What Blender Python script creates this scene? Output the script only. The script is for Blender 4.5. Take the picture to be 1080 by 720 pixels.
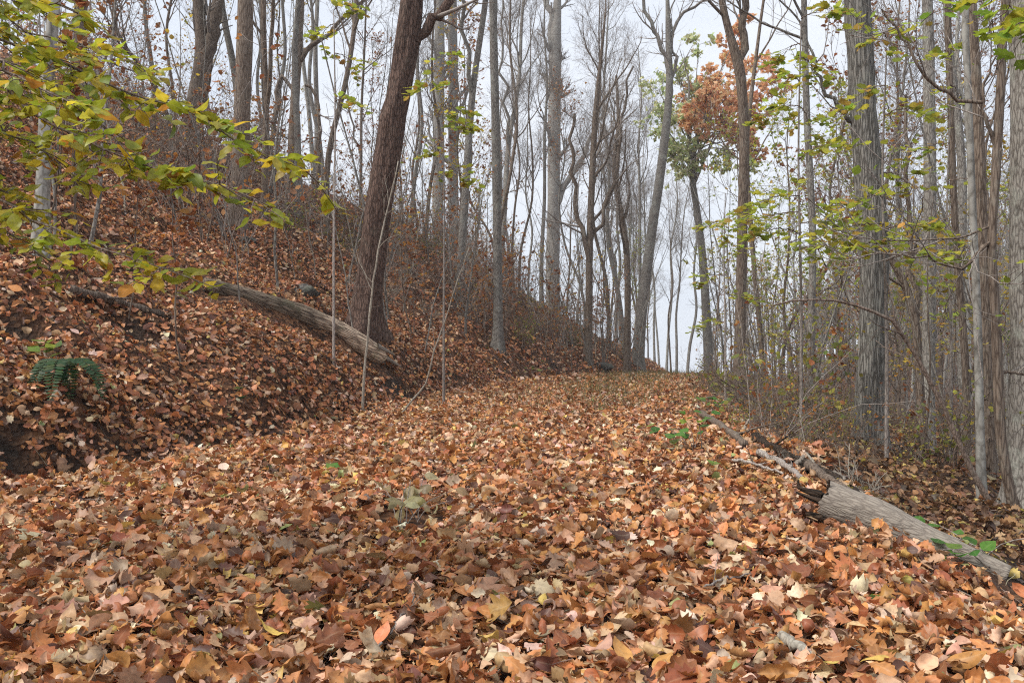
import bpy, math
import numpy as np
from mathutils import Matrix

# ------------------------------------------------------------------ camera, sky, sun, exposure
for _o in list(bpy.data.objects):
    bpy.data.objects.remove(_o, do_unlink=True)
S = bpy.context.scene
COL = S.collection
R = math.radians
CAMZ = 1.1
cam = bpy.data.cameras.new("camera")
cam.sensor_width = 36.0
cam.lens = 29.93
cam.shift_y = 16.0 / 1080.0
cam.clip_start = 0.05
cam.clip_end = 3000.0
camo = bpy.data.objects.new("camera", cam)
camo.location = (0, 0, CAMZ)
camo.rotation_euler = (R(90), 0, 0)
COL.objects.link(camo)
S.camera = camo

SUN_EL, SUN_AZ = 50.0, 248.0      # azimuth clockwise from +Y: behind the left shoulder, over the hill
W = bpy.data.worlds.new("World")
S.world = W
W.use_nodes = True
nt = W.node_tree
nt.nodes.clear()
sky = nt.nodes.new("ShaderNodeTexSky")
sky.sky_type = 'NISHITA'
sky.sun_disc = False
sky.sun_elevation = R(SUN_EL)
sky.sun_rotation = R(SUN_AZ)
sky.air_density = 1.0
sky.dust_density = 3.0
tc = nt.nodes.new("ShaderNodeTexCoord")
mp = nt.nodes.new("ShaderNodeMapping")
mp.inputs['Scale'].default_value = (1.0, 1.0, 2.6)
cn = nt.nodes.new("ShaderNodeTexNoise")
cn.inputs['Scale'].default_value = 2.2
cn.inputs['Detail'].default_value = 7.0
cn.inputs['Roughness'].default_value = 0.55
cr = nt.nodes.new("ShaderNodeValToRGB")
cr.color_ramp.elements[0].position = 0.32
cr.color_ramp.elements[0].color = (6.0, 6.6, 7.6, 1)
cr.color_ramp.elements[1].position = 0.68
cr.color_ramp.elements[1].color = (7.9, 8.15, 8.6, 1)
mx = nt.nodes.new("ShaderNodeMixRGB")
mx.inputs['Fac'].default_value = 0.88
bg = nt.nodes.new("ShaderNodeBackground")
bg.inputs['Strength'].default_value = 0.1
ow = nt.nodes.new("ShaderNodeOutputWorld")
L = nt.links.new
L(tc.outputs['Generated'], mp.inputs['Vector'])
L(mp.outputs['Vector'], cn.inputs['Vector'])
L(cn.outputs['Fac'], cr.inputs['Fac'])
L(sky.outputs['Color'], mx.inputs['Color1'])
L(cr.outputs['Color'], mx.inputs['Color2'])
L(mx.outputs['Color'], bg.inputs['Color'])
L(bg.outputs['Background'], ow.inputs['Surface'])

sl = bpy.data.lights.new("sun", 'SUN')
sl.energy = 3.2
sl.angle = R(24)
sl.color = (1.0, 0.96, 0.9)
so = bpy.data.objects.new("sun", sl)
so.rotation_euler = (R(90 - SUN_EL), 0, R(180 - SUN_AZ))
so.location = (-10, -10, 30)
COL.objects.link(so)

S.view_settings.view_transform = 'Standard'
S.view_settings.look = 'None'
S.view_settings.exposure = 0.5
S.view_settings.gamma = 1.0
S.view_settings.use_curve_mapping = False
S.render.engine = 'CYCLES'
S.cycles.max_bounces = 6
S.cycles.diffuse_bounces = 3
S.cycles.glossy_bounces = 2
S.cycles.transmission_bounces = 3
S.cycles.use_denoising = False
S.cycles.filter_width = 1.15

rng = np.random.default_rng(11)

# ------------------------------------------------------------------ objects and tags
def tag(o, label=None, cat=None, group=None, kind=None):
    if label: o['label'] = label
    if cat: o['category'] = cat
    if group: o['group'] = group
    if kind: o['kind'] = kind
    return o

def thing(name, loc, label, cat, group=None):
    o = bpy.data.objects.new(name, None)
    o.empty_display_size = 0.2
    o.location = loc
    COL.objects.link(o)
    return tag(o, label, cat, group)

def copy_tree(o, parent=None):
    c = o.copy()
    COL.objects.link(c)
    c.parent = parent
    for ch in list(o.children):
        copy_tree(ch, c)
    return c

# ------------------------------------------------------------------ mesh builder
class MB:
    def __init__(self):
        self.v, self.c, self.q, self.t, self.n = [], [], [], [], 0
    def add(self, v, quads=None, tris=None, col=None, mat=0):
        v = np.asarray(v, float).reshape(-1, 3)
        if col is None: col = np.ones((len(v), 4))
        else:
            col = np.asarray(col, float)
            if col.ndim == 1: col = np.tile(np.append(col, 1.0)[:4], (len(v), 1))
        self.v.append(v); self.c.append(col)
        if quads is not None and len(quads): self.q.append((np.asarray(quads).reshape(-1, 4) + self.n, mat))
        if tris is not None and len(tris): self.t.append((np.asarray(tris).reshape(-1, 3) + self.n, mat))
        self.n += len(v)
    def tubes(self, P, Rr, sides=5, col=None, mat=0, cap=False):
        P = np.asarray(P, float); Rr = np.asarray(Rr, float)
        if P.ndim == 2: P = P[None]; Rr = Rr[None]
        K, n, _ = P.shape
        if K == 0: return
        T = np.gradient(P, axis=1)
        T /= np.linalg.norm(T, axis=2, keepdims=True) + 1e-9
        m = np.abs(T.mean(axis=1))
        ref = np.eye(3)[np.argmin(m, axis=1)][:, None, :]
        A = np.cross(T, np.broadcast_to(ref, T.shape)); A /= np.linalg.norm(A, axis=2, keepdims=True) + 1e-9
        B = np.cross(T, A)
        th = np.linspace(0, 2 * np.pi, sides, endpoint=False)
        if Rr.ndim == 2: Rr = np.repeat(Rr[:, :, None], sides, axis=2)
        V = P[:, :, None, :] + Rr[..., None] * (np.cos(th)[None, None, :, None] * A[:, :, None, :] + np.sin(th)[None, None, :, None] * B[:, :, None, :])
        k = np.arange(K)[:, None, None] * n * sides
        i = np.arange(n - 1)[None, :, None] * sides
        j = np.arange(sides)[None, None, :]
        j2 = (j + 1) % sides
        Q = np.stack([k + i + j, k + i + j2, k + i + sides + j2, k + i + sides + j], axis=-1)
        cc = None
        if col is not None:
            col = np.asarray(col, float)
            if col.ndim == 2: cc = np.repeat(np.hstack([col[:, :3], np.ones((K, 1))]), n * sides, axis=0)
            else: cc = col
        tr = None
        if cap:
            base = (np.arange(K) * n * sides)[:, None]
            e = base + (n - 1) * sides
            f = np.arange(1, sides - 1)[None, :]
            tr = np.concatenate([np.stack([np.broadcast_to(e, (K, sides - 2)), e + f, e + f + 1], -1).reshape(-1, 3),
                                 np.stack([np.broadcast_to(base, (K, sides - 2)), base + f + 1, base + f], -1).reshape(-1, 3)])
        self.add(V, Q, tr, cc, mat)
    def build(self, name, mats, parent=None, smooth=True, origin=None):
        V = np.concatenate(self.v); C = np.concatenate(self.c)
        if origin is not None: V = V - np.asarray(origin)
        loops, starts, mi, pos = [], [], [], 0
        for arr, w in ((self.q, 4), (self.t, 3)):
            for f, m in arr:
                loops.append(f.ravel()); k = len(f)
                starts.append(pos + np.arange(k) * w); mi.append(np.full(k, m)); pos += k * w
        loops = np.concatenate(loops).astype(np.int32); starts = np.concatenate(starts).astype(np.int32); mi = np.concatenate(mi).astype(np.int32)
        me = bpy.data.meshes.new(name)
        me.vertices.add(len(V)); me.loops.add(len(loops)); me.polygons.add(len(starts))
        me.vertices.foreach_set("co", V.astype(np.float32).ravel())
        me.loops.foreach_set("vertex_index", loops)
        me.polygons.foreach_set("loop_start", starts)
        for m in (mats if isinstance(mats, (list, tuple)) else [mats]): me.materials.append(m)
        me.polygons.foreach_set("material_index", mi)
        me.polygons.foreach_set("use_smooth", np.full(len(starts), smooth, dtype=bool))
        at = me.color_attributes.new("col", 'FLOAT_COLOR', 'POINT')
        at.data.foreach_set("color", C.astype(np.float32).ravel())
        me.update(calc_edges=True)
        o = bpy.data.objects.new(name, me)
        COL.objects.link(o)
        if parent is not None: o.parent = parent
        return o

# ------------------------------------------------------------------ noise and terrain
def _hash(ix, iy, seed):
    n = (ix * 374761393 + iy * 668265263 + seed * 974711) & 0x7fffffff
    n = ((n ^ (n >> 13)) * 1274126177) & 0x7fffffff
    return ((n ^ (n >> 16)) & 0xffff) / 65535.0

def vnoise(x, y, seed=0):
    x = np.asarray(x, float); y = np.asarray(y, float)
    ix = np.floor(x).astype(np.int64); iy = np.floor(y).astype(np.int64)
    fx = x - ix; fy = y - iy
    fx = fx * fx * (3 - 2 * fx); fy = fy * fy * (3 - 2 * fy)
    a = _hash(ix, iy, seed); b = _hash(ix + 1, iy, seed); c = _hash(ix, iy + 1, seed); d = _hash(ix + 1, iy + 1, seed)
    return (a * (1 - fx) + b * fx) * (1 - fy) + (c * (1 - fx) + d * fx) * fy - 0.5

def _smooth_table(xs, ys, lo, hi, step, win):
    g = np.arange(lo, hi, step)
    v = np.interp(g, xs, ys)
    k = np.hanning(win); k /= k.sum()
    v = np.convolve(np.pad(v, win // 2, mode='edge'), k, 'valid')[:len(g)]
    return g, v

_eLx, _eLy = _smooth_table([-20, 0, 5, 8, 10, 14.7, 23, 30, 36, 60, 120], [-7, -6.0, -4.9, -3.4, -2.75, -1.8, 0, 2.2, 4.4, 13, 33], -25, 130, 0.1, 31)
_eRx, _eRy = _smooth_table([-20, 0, 4, 6, 8.4, 14.7, 23, 30, 36, 60, 120], [2.3, 2.1, 1.93, 1.97, 2.3, 3.4, 4.8, 6.6, 9, 18, 40], -25, 130, 0.1, 31)
_bkx, _bky = _smooth_table([-60, 0, .3, 1, 3, 10, 20, 30, 45, 80, 300], [0, 0, .3, .85, 2.2, 6.9, 11.6, 14.4, 16.6, 18.5, 22], -60, 300, 0.05, 11)
_drx, _dry = _smooth_table([-60, 0, 1, 3, 8, 20, 40, 70, 110, 170, 400], [0, 0, -.38, -.75, -1.7, -4.2, -6.2, -5.5, 4, 20, 34], -60, 400, 0.1, 15)
eL = lambda Y: np.interp(Y, _eLx, _eLy)
eR = lambda Y: np.interp(Y, _eRx, _eRy)

def road(Y):
    return 0.017 * Y - 0.095 * 4 * np.logaddexp(0, (Y - 35) / 4.0) * np.where(Y > 250, 0, 1) - np.where(Y > 250, 0.095 * 215, 0)

def uv_of(X, Y):
    Yc = np.clip(Y, -20, 110)
    return (eL(Yc) - X) * 0.96, (X - eR(Yc)) * 0.96

def h0(X, Y):
    X = np.asarray(X, float); Y = np.asarray(Y, float)
    u, v = uv_of(X, Y)
    fade = 1 - 0.55 * np.clip((Y - 34) / 70, 0, 1)
    wob = vnoise(X * .9, Y * .9, 5) * 0.5
    z = road(Y) + np.interp(u + wob * np.clip(u + .5, 0, 1), _bkx, _bky) * fade + np.interp(v, _drx, _dry)
    off = np.clip(np.maximum(u, v) / 1.0 + .3, 0, 1)
    z = z + vnoise(X * 1.3, Y * 1.3, 1) * (0.05 + 0.22 * off) + vnoise(X * .35, Y * .35, 2) * (.08 + .5 * off)
    z = z + vnoise(X * 3.1, Y * 3.1, 3) * (0.025 + .05 * off)
    z = z + vnoise(X * .06, Y * .06, 4) * 3.0 * np.clip((np.maximum(u, v) - 8) / 20, 0, 1)
    z = z + 22 * np.clip((Y - 48) / 75, 0, 1) ** 1.3 * np.clip((X / np.maximum(Y, 1) - .25) / .33, 0, 1.6)      # the hill across the valley
    bk = np.clip(u / .6, 0, 1) * np.clip((9 - u) / 3, 0, 1)      # slumps and ledges in the cut bank
    z = z + bk * (.34 * np.abs(vnoise(X * .75 + 3, Y * .75, 6)) + .16 * vnoise(X * 1.9, Y * 1.9, 7))
    # two shallow wheel tracks
    mid = (u + v) * .5; s = (v - u) * .5
    z = z - .05 * np.exp(-((np.abs(s) - .8) / .35) ** 2) * (mid < 0)
    return z

PITS = []       # small slips of bare soil along the foot of the bank
def h(X, Y):
    z = h0(X, Y)
    for x0, y0, rx, ry, dp in PITS:
        z = z - dp * np.exp(-((X - x0) / rx) ** 2 - ((Y - y0) / ry) ** 2)
    return z
def pit_mask(X, Y):
    m = np.zeros(np.shape(X))
    for x0, y0, rx, ry, dp in PITS:
        m = np.maximum(m, np.exp(-((X - x0) / rx) ** 2 - ((Y - y0) / ry) ** 2) * np.clip(1.1 + 1.6 * vnoise(np.asarray(X) * 4, np.asarray(Y) * 4, 25), 0, 1.2))
    return m

def hnorm(X, Y, e=0.06):
    dx = (h(X + e, Y) - h(X - e, Y)) / (2 * e); dy = (h(X, Y + e) - h(X, Y - e)) / (2 * e)
    n = np.stack([-dx, -dy, np.ones_like(dx)], -1)
    return n / np.linalg.norm(n, axis=-1, keepdims=True)

F = 898.0
def at(px, py, d):
    return np.array([(px - 540) / F * d, d, CAMZ + (376 - py) / F * d])
def hit(px, py, lo=2.0, hi=90.0):
    d = np.arange(lo, hi, 0.02)
    X = (px - 540) / F * d; Z = CAMZ + (376 - py) / F * d
    k = np.argmax(h(X, d) >= Z)
    return float(d[k]) if h(X, d)[k] >= Z[k] else hi
_pits = []
for _px, _py, _rx, _dp in ((150, 488, .26, .16), (8, 462, .3, .2), (22, 352, .2, .14), (330, 458, .22, .16), (372, 446, .2, .14), (215, 476, .2, .1), (440, 425, .22, .12), (70, 496, .18, .12), (290, 462, .18, .12)):
    _d = hit(_px, _py); _pits.append(((_px - 540) / F * _d, _d, _rx, _rx * .8, _dp))
PITS.extend(_pits)
def gpt(px, d):
    X = (px - 540) / F * d
    return np.array([X, d, float(h(X, d))])

# ------------------------------------------------------------------ materials
def mat(name):
    m = bpy.data.materials.new(name); m.use_nodes = True
    nt = m.node_tree; nt.nodes.clear()
    return m, nt, nt.nodes.new, nt.links.new

def ramp(N, stops):
    r = N("ShaderNodeValToRGB"); e = r.color_ramp.elements
    while len(e) < len(stops): e.new(0.5)
    for el, (p, c) in zip(e, stops):
        el.position = p; el.color = (*c, 1)
    return r

def leaf_material(name, transl=0.25, rough=0.55, spec=0.35, vein=0.35):
    m, nt, N, Lk = mat(name)
    a = N("ShaderNodeVertexColor"); a.layer_name = "col"
    tcn = N("ShaderNodeTexCoord")
    no = N("ShaderNodeTexNoise"); no.inputs['Scale'].default_value = 55; no.inputs['Detail'].default_value = 4
    Lk(tcn.outputs['Object'], no.inputs['Vector'])
    rp = ramp(N, [(0.25, (.55, .5, .48)), (0.5, (1, 1, 1)), (0.8, (1.25, 1.2, 1.12))])
    Lk(no.outputs['Fac'], rp.inputs['Fac'])
    mu = N("ShaderNodeMixRGB"); mu.blend_type = 'MULTIPLY'; mu.inputs['Fac'].default_value = .8
    Lk(a.outputs['Color'], mu.inputs['Color1']); Lk(rp.outputs['Color'], mu.inputs['Color2'])
    # alpha of the attribute = distance from the midrib: a paler rib line
    mr = N("ShaderNodeMapRange"); mr.inputs['From Min'].default_value = 0.0; mr.inputs['From Max'].default_value = 0.14
    mr.inputs['To Min'].default_value = vein; mr.inputs['To Max'].default_value = 0
    Lk(a.outputs['Alpha'], mr.inputs['Value'])
    mv = N("ShaderNodeMixRGB"); mv.blend_type = 'SCREEN'
    Lk(mr.outputs['Result'], mv.inputs['Fac']); Lk(mu.outputs['Color'], mv.inputs['Color1']); mv.inputs['Color2'].default_value = (.3, .24, .15, 1)
    p = N("ShaderNodeBsdfPrincipled"); p.inputs['Roughness'].default_value = rough; p.inputs['Specular IOR Level'].default_value = spec
    Lk(mv.outputs['Color'], p.inputs['Base Color'])
    t = N("ShaderNodeBsdfTranslucent"); Lk(mv.outputs['Color'], t.inputs['Color'])
    mix = N("ShaderNodeMixShader"); mix.inputs['Fac'].default_value = transl
    Lk(p.outputs['BSDF'], mix.inputs[1]); Lk(t.outputs['BSDF'], mix.inputs[2])
    bp = N("ShaderNodeBump"); bp.inputs['Strength'].default_value = .25; bp.inputs['Distance'].default_value = .004
    Lk(no.outputs['Fac'], bp.inputs['Height']); Lk(bp.outputs['Normal'], p.inputs['Normal'])
    o = N("ShaderNodeOutputMaterial"); Lk(mix.outputs['Shader'], o.inputs['Surface'])
    return m

def bark_material(name, dark, light, scale=9.0, stretch=0.14, bump=0.5, lichen=(.42, .45, .38), lichen_amt=0.25, var=0.25):
    m, nt, N, Lk = mat(name)
    tcn = N("ShaderNodeTexCoord"); mp_ = N("ShaderNodeMapping")
    mp_.inputs['Scale'].default_value = (scale, scale, scale * stretch)
    Lk(tcn.outputs['Object'], mp_.inputs['Vector'])
    n1 = N("ShaderNodeTexNoise"); n1.inputs['Scale'].default_value = 1.6; n1.inputs['Detail'].default_value = 10; n1.inputs['Roughness'].default_value = .7
    n1.inputs['Distortion'].default_value = .12
    v1 = N("ShaderNodeTexVoronoi"); v1.feature = 'DISTANCE_TO_EDGE'; v1.inputs['Scale'].default_value = 2.2
    Lk(mp_.outputs['Vector'], n1.inputs['Vector'])
    wm = N("ShaderNodeMixRGB"); wm.blend_type = 'ADD'; wm.inputs['Fac'].default_value = .35
    Lk(mp_.outputs['Vector'], wm.inputs['Color1']); Lk(n1.outputs['Color'], wm.inputs['Color2']); Lk(wm.outputs['Color'], v1.inputs['Vector'])
    mr = N("ShaderNodeMapRange"); mr.inputs['From Max'].default_value = .22; Lk(v1.outputs['Distance'], mr.inputs['Value'])
    hm = N("ShaderNodeMath"); hm.operation = 'MULTIPLY_ADD'; hm.inputs[1].default_value = .42; Lk(mr.outputs['Result'], hm.inputs[0]); Lk(n1.outputs['Fac'], hm.inputs[2])
    rp = ramp(N, [(0.3, tuple(x * .5 for x in dark)), (0.52, dark), (.88, light)])
    Lk(hm.outputs['Value'], rp.inputs['Fac'])
    n2 = N("ShaderNodeTexNoise"); n2.inputs['Scale'].default_value = 3.0; n2.inputs['Detail'].default_value = 9; n2.inputs['Roughness'].default_value = .7
    Lk(tcn.outputs['Object'], n2.inputs['Vector'])
    r2 = ramp(N, [(0.52, (0, 0, 0)), (0.68, (lichen_amt * 2,) * 3)])
    Lk(n2.outputs['Fac'], r2.inputs['Fac'])
    ml = N("ShaderNodeMixRGB"); Lk(r2.outputs['Color'], ml.inputs['Fac']); Lk(rp.outputs['Color'], ml.inputs['Color1']); ml.inputs['Color2'].default_value = (*lichen, 1)
    oi = N("ShaderNodeObjectInfo")
    mrr = N("ShaderNodeMapRange"); mrr.inputs['To Min'].default_value = 1 - var; mrr.inputs['To Max'].default_value = 1 + var
    Lk(oi.outputs['Random'], mrr.inputs['Value'])
    hs = N("ShaderNodeHueSaturation"); Lk(mrr.outputs['Result'], hs.inputs['Value']); Lk(ml.outputs['Color'], hs.inputs['Color'])
    p = N("ShaderNodeBsdfPrincipled"); p.inputs['Roughness'].default_value = .85; p.inputs['Specular IOR Level'].default_value = .2
    Lk(hs.outputs['Color'], p.inputs['Base Color'])
    bp = N("ShaderNodeBump"); bp.inputs['Strength'].default_value = bump; bp.inputs['Distance'].default_value = .03
    Lk(hm.outputs['Value'], bp.inputs['Height']); Lk(bp.outputs['Normal'], p.inputs['Normal'])
    o = N("ShaderNodeOutputMaterial"); Lk(p.outputs['BSDF'], o.inputs['Surface'])
    return m

def ground_material():
    m, nt, N, Lk = mat("forest_floor")
    tcn = N("ShaderNodeTexCoord")
    wn = N("ShaderNodeTexNoise"); wn.inputs['Scale'].default_value = 9; wn.inputs['Detail'].default_value = 3
    Lk(tcn.outputs['Object'], wn.inputs['Vector'])
    ad = N("ShaderNodeMixRGB"); ad.blend_type = 'ADD'; ad.inputs['Fac'].default_value = .12
    Lk(tcn.outputs['Object'], ad.inputs['Color1']); Lk(wn.outputs['Color'], ad.inputs['Color2'])
    vo = N("ShaderNodeTexVoronoi"); vo.inputs['Scale'].default_value = 19; Lk(ad.outputs['Color'], vo.inputs['Vector'])
    sp = N("ShaderNodeSeparateColor"); Lk(vo.outputs['Color'], sp.inputs['Color'])
    rp = ramp(N, [(0.0, (.02, .01, .006)), (.3, (.05, .022, .011)), (.55, (.1, .042, .02)), (.8, (.16, .075, .035)), (1, (.24, .13, .07))])
    Lk(sp.outputs['Red'], rp.inputs['Fac'])
    # bare dark soil where the bank is cut
    at_ = N("ShaderNodeVertexColor"); at_.layer_name = "col"
    ss = N("ShaderNodeSeparateColor"); Lk(at_.outputs['Color'], ss.inputs['Color'])
    sn = N("ShaderNodeTexNoise"); sn.inputs['Scale'].default_value = 25; sn.inputs['Detail'].default_value = 6; Lk(tcn.outputs['Object'], sn.inputs['Vector'])
    sr = ramp(N, [(.3, (.01, .007, .005)), (.7, (.035, .024, .017))]); Lk(sn.outputs['Fac'], sr.inputs['Fac'])
    mxs = N("ShaderNodeMixRGB"); Lk(ss.outputs['Red'], mxs.inputs['Fac']); Lk(rp.outputs['Color'], mxs.inputs['Color1']); Lk(sr.outputs['Color'], mxs.inputs['Color2'])
    p = N("ShaderNodeBsdfPrincipled"); p.inputs['Roughness'].default_value = .85; p.inputs['Specular IOR Level'].default_value = .2
    Lk(mxs.outputs['Color'], p.inputs['Base Color'])
    bp = N("ShaderNodeBump"); bp.inputs['Strength'].default_value = .8; bp.inputs['Distance'].default_value = .05
    Lk(vo.outputs['Distance'], bp.inputs['Height']); Lk(bp.outputs['Normal'], p.inputs['Normal'])
    o = N("ShaderNodeOutputMaterial"); Lk(p.outputs['BSDF'], o.inputs['Surface'])
    return m

M = {
    'ground': ground_material(),
    'litter': leaf_material("dry_leaves", .18, .5, .4, .3),
    'green': leaf_material("living_leaves", .5, .42, .4, .25),
    'far_leaf': leaf_material("crown_leaves", .5, .6, .25, 0),
    'bark_red': bark_material("reddish_bark", (.058, .034, .026), (.155, .098, .076), 11, .22, 1.0, (.2, .17, .13), .12, .08),
    'bark_furrow': bark_material("furrowed_grey_bark", (.1, .09, .078), (.26, .245, .22), 14, .11, 1.0, (.38, .4, .34), .15, .08),
    'bark_grey': bark_material("grey_bark", (.115, .1, .087), (.265, .243, .215), 13, .26, .5, (.42, .44, .38), .25, .2),
    'bark_brown': bark_material("brown_bark", (.085, .06, .045), (.2, .155, .12), 14, .14, .5, (.3, .3, .25), .15, .22),
    'bark_pale': bark_material("pale_smooth_bark", (.2, .185, .16), (.36, .345, .31), 5, .5, .2, (.6, .61, .56), .35, .15),
    'twig': bark_material("twig_bark", (.17, .14, .12), (.33, .29, .26), 20, .3, .2, (.3, .3, .25), .1, .25),
    'twig_dark': bark_material("brown_twig_bark", (.085, .06, .046), (.2, .15, .12), 20, .3, .2, (.3, .3, .25), .1, .25),
    'twig_pale': bark_material("pale_twig_bark", (.21, .18, .145), (.36, .32, .26), 20, .3, .2, (.5, .5, .45), .1, .15),
    'log_pale': bark_material("weathered_bare_wood", (.2, .168, .14), (.3, .26, .215), 26, .2, .5, (.24, .22, .17), .2, .02),
    'log_old': bark_material("old_mossy_log", (.14, .1, .07), (.42, .32, .22), 9, .12, .7, (.14, .15, .07), .3, .02),
    'rot': bark_material("rotten_wood", (.02, .014, .01), (.07, .045, .03), 14, .2, 1.0, (.05, .05, .03), .1, .02),
    'rock': bark_material("lichened_rock", (.045, .042, .038), (.13, .12, .105), 6, .8, .8, (.13, .15, .1), .3, .1),
}

# ------------------------------------------------------------------ leaves
def _tpl(widths, n, across, fwd=0.0):
    ts = np.linspace(0, 1, n)
    w = np.interp(ts, np.linspace(0, 1, len(widths)), widths)
    xs = np.linspace(-1, 1, across)
    x = w[:, None] * xs[None, :]
    lob = np.interp(ts, np.linspace(0, 1, len(widths)), np.gradient(np.asarray(widths)))
    y = ts[:, None] + fwd * w[:, None] * np.abs(xs)[None, :]
    v = np.stack([x, y + 0 * x], -1).reshape(-1, 2)
    i = np.arange(n - 1)[:, None] * across; j = np.arange(across - 1)[None, :]
    q = np.stack([i + j, i + j + 1, i + across + j + 1, i + across + j], -1).reshape(-1, 4)
    a = np.tile(np.abs(xs), n)
    return v, q, a
OAK = [.015, .04, .17, .14, .3, .2, .36, .24, .31, .18, .19, .02]
MAP = [.015, .3, .42, .24, .46, .52, .26, .3, .34, .12, .1, .01]
BEE = [.01, .1, .18, .235, .26, .26, .24, .2, .15, .095, .05, .005]
OVA = [.015, .15, .26, .33, .35, .34, .31, .27, .21, .15, .08, .01]
LOD = {
    3: [_tpl(OAK, 12, 5, .25), _tpl(MAP, 12, 5, .35), _tpl(BEE, 10, 5), _tpl(OVA, 10, 5)],
    2: [_tpl(OAK, 12, 3, .25), _tpl(MAP, 8, 3, .35), _tpl(BEE, 6, 3), _tpl(OVA, 6, 3)],
    1: [_tpl([.03, .3, .3, .03], 4, 3, .1), _tpl([.1, .45, .35, .02], 4, 3, .2), _tpl([.03, .25, .2, .02], 4, 3), _tpl([.05, .36, .3, .02], 4, 3)],
    0: [_tpl([.05, .4, .05], 3, 2), _tpl([.12, .5, .06], 3, 2), _tpl([.04, .28, .04], 3, 2), _tpl([.05, .4, .08], 3, 2)],
}

def leaves(mb, pos, nrm, dr, size, col, lod=2, kinds=None, curl=(1.6, 1.2), base_at=0.5, mat=0, r=rng):
    K = len(pos)
    if K == 0: return
    if kinds is None: kinds = r.integers(0, 4, K)
    nrm = nrm / (np.linalg.norm(nrm, axis=1, keepdims=True) + 1e-9)
    t = dr - nrm * (dr * nrm).sum(1, keepdims=True); t /= np.linalg.norm(t, axis=1, keepdims=True) + 1e-9
    b = np.cross(t, nrm)
    kx = r.normal(0, curl[0], K); ky = r.normal(0, curl[1], K)
    kx = np.where(np.abs(kx) < .05, .05, kx); ky = np.where(np.abs(ky) < .05, .05, ky)
    ph = r.uniform(0, 6.28, (K, 2)); wa = r.uniform(.01, .05, K) * (curl[0] > .8)
    for kd in range(4):
        s = np.where(kinds == kd)[0]
        if not len(s): continue
        v, q, a = LOD[lod][kd]
        x = v[None, :, 0]; y = v[None, :, 1] - base_at
        k1 = kx[s][:, None]; k2 = ky[s][:, None]
        X = np.sin(k1 * x) / k1; Z = (1 - np.cos(k1 * x)) / k1
        Z = Z + wa[s][:, None] * np.sin(11 * x + ph[s, :1]) * np.cos(9 * y + ph[s, 1:])
        yc = y - (0.5 - base_at)
        Yc = np.sin(k2 * yc) / k2 + (0.5 - base_at); Zc = (1 - np.cos(k2 * yc)) / k2
        Yy = Yc - Z * np.sin(k2 * yc); Zz = Zc + Z * np.cos(k2 * yc)
        sz = size[s][:, None, None]
        P = pos[s][:, None, :] + sz * (X[..., None] * b[s][:, None, :] + Yy[..., None] * t[s][:, None, :] + Zz[..., None] * nrm[s][:, None, :])
        nv = len(v)
        C = np.concatenate([np.repeat(col[s][:, None, :3], nv, 1), np.broadcast_to(a[None, :, None], (len(s), nv, 1))], -1)
        Q = (np.arange(len(s)) * nv)[:, None, None] + q[None]
        mb.add(P, Q, None, C.reshape(-1, 4), mat)

def palette(K, cols, wts, jit=.18, r=rng):
    cols = np.asarray(cols); w = np.asarray(wts, float); w /= w.sum()
    c = cols[r.choice(len(cols), K, p=w)]
    return np.clip(c * r.normal(1, jit, (K, 1)) * r.normal(1, .06, (K, 3)), .004, .9)

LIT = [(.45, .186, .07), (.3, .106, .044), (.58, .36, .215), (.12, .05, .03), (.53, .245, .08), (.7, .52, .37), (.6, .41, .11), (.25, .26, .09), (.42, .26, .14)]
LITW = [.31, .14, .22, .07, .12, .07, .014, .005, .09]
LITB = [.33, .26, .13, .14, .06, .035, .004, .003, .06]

# ------------------------------------------------------------------ ground
def graded(lo, hi, c, step, grow):
    out = [c]; s = step; x = c
    while x < hi:
        x += s; out.append(x)
        if x > c + 9: s *= grow
    s = step; x = c; neg = []
    while x > lo:
        x -= s; neg.append(x)
        if x < c - 7: s *= grow
    return np.array(neg[::-1] + out)

def soil_mask(X, Y):
    u, v = uv_of(X, Y)
    cut = np.exp(-((u - .3) / .25) ** 2) * np.clip(vnoise(X * .8, Y * .8, 21) * 4 - .4, 0, 1)
    cut2 = np.exp(-((u - 1.7) / .25) ** 2) * np.clip(vnoise(X * .9, Y * .9, 22) * 4 - .9, 0, 1)
    right = np.clip((v - .3) / .5, 0, 1) * np.clip(vnoise(X * 1.1, Y * 1.1, 23) * 2 + .15, 0, .8)
    return np.clip(cut + cut2 + right + pit_mask(X, Y), 0, 1)

gx = graded(-160, 300, 0.0, 0.14, 1.045)
gy = graded(-25, 420, 5.0, 0.14, 1.035)
GX, GY = np.meshgrid(gx, gy)
GZ = h(GX, GY)
nx, ny = len(gx), len(gy)
i = np.arange(ny - 1)[:, None] * nx; j = np.arange(nx - 1)[None, :]
mb = MB()
sm = soil_mask(GX, GY).ravel()
mb.add(np.stack([GX, GY, GZ], -1), np.stack([i + j, i + j + 1, i + nx + j + 1, i + nx + j], -1), None, np.stack([sm, sm, sm, np.ones_like(sm)], -1))
tag(mb.build("ground", M['ground']), kind="structure")
print("ground", nx, ny)

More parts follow.
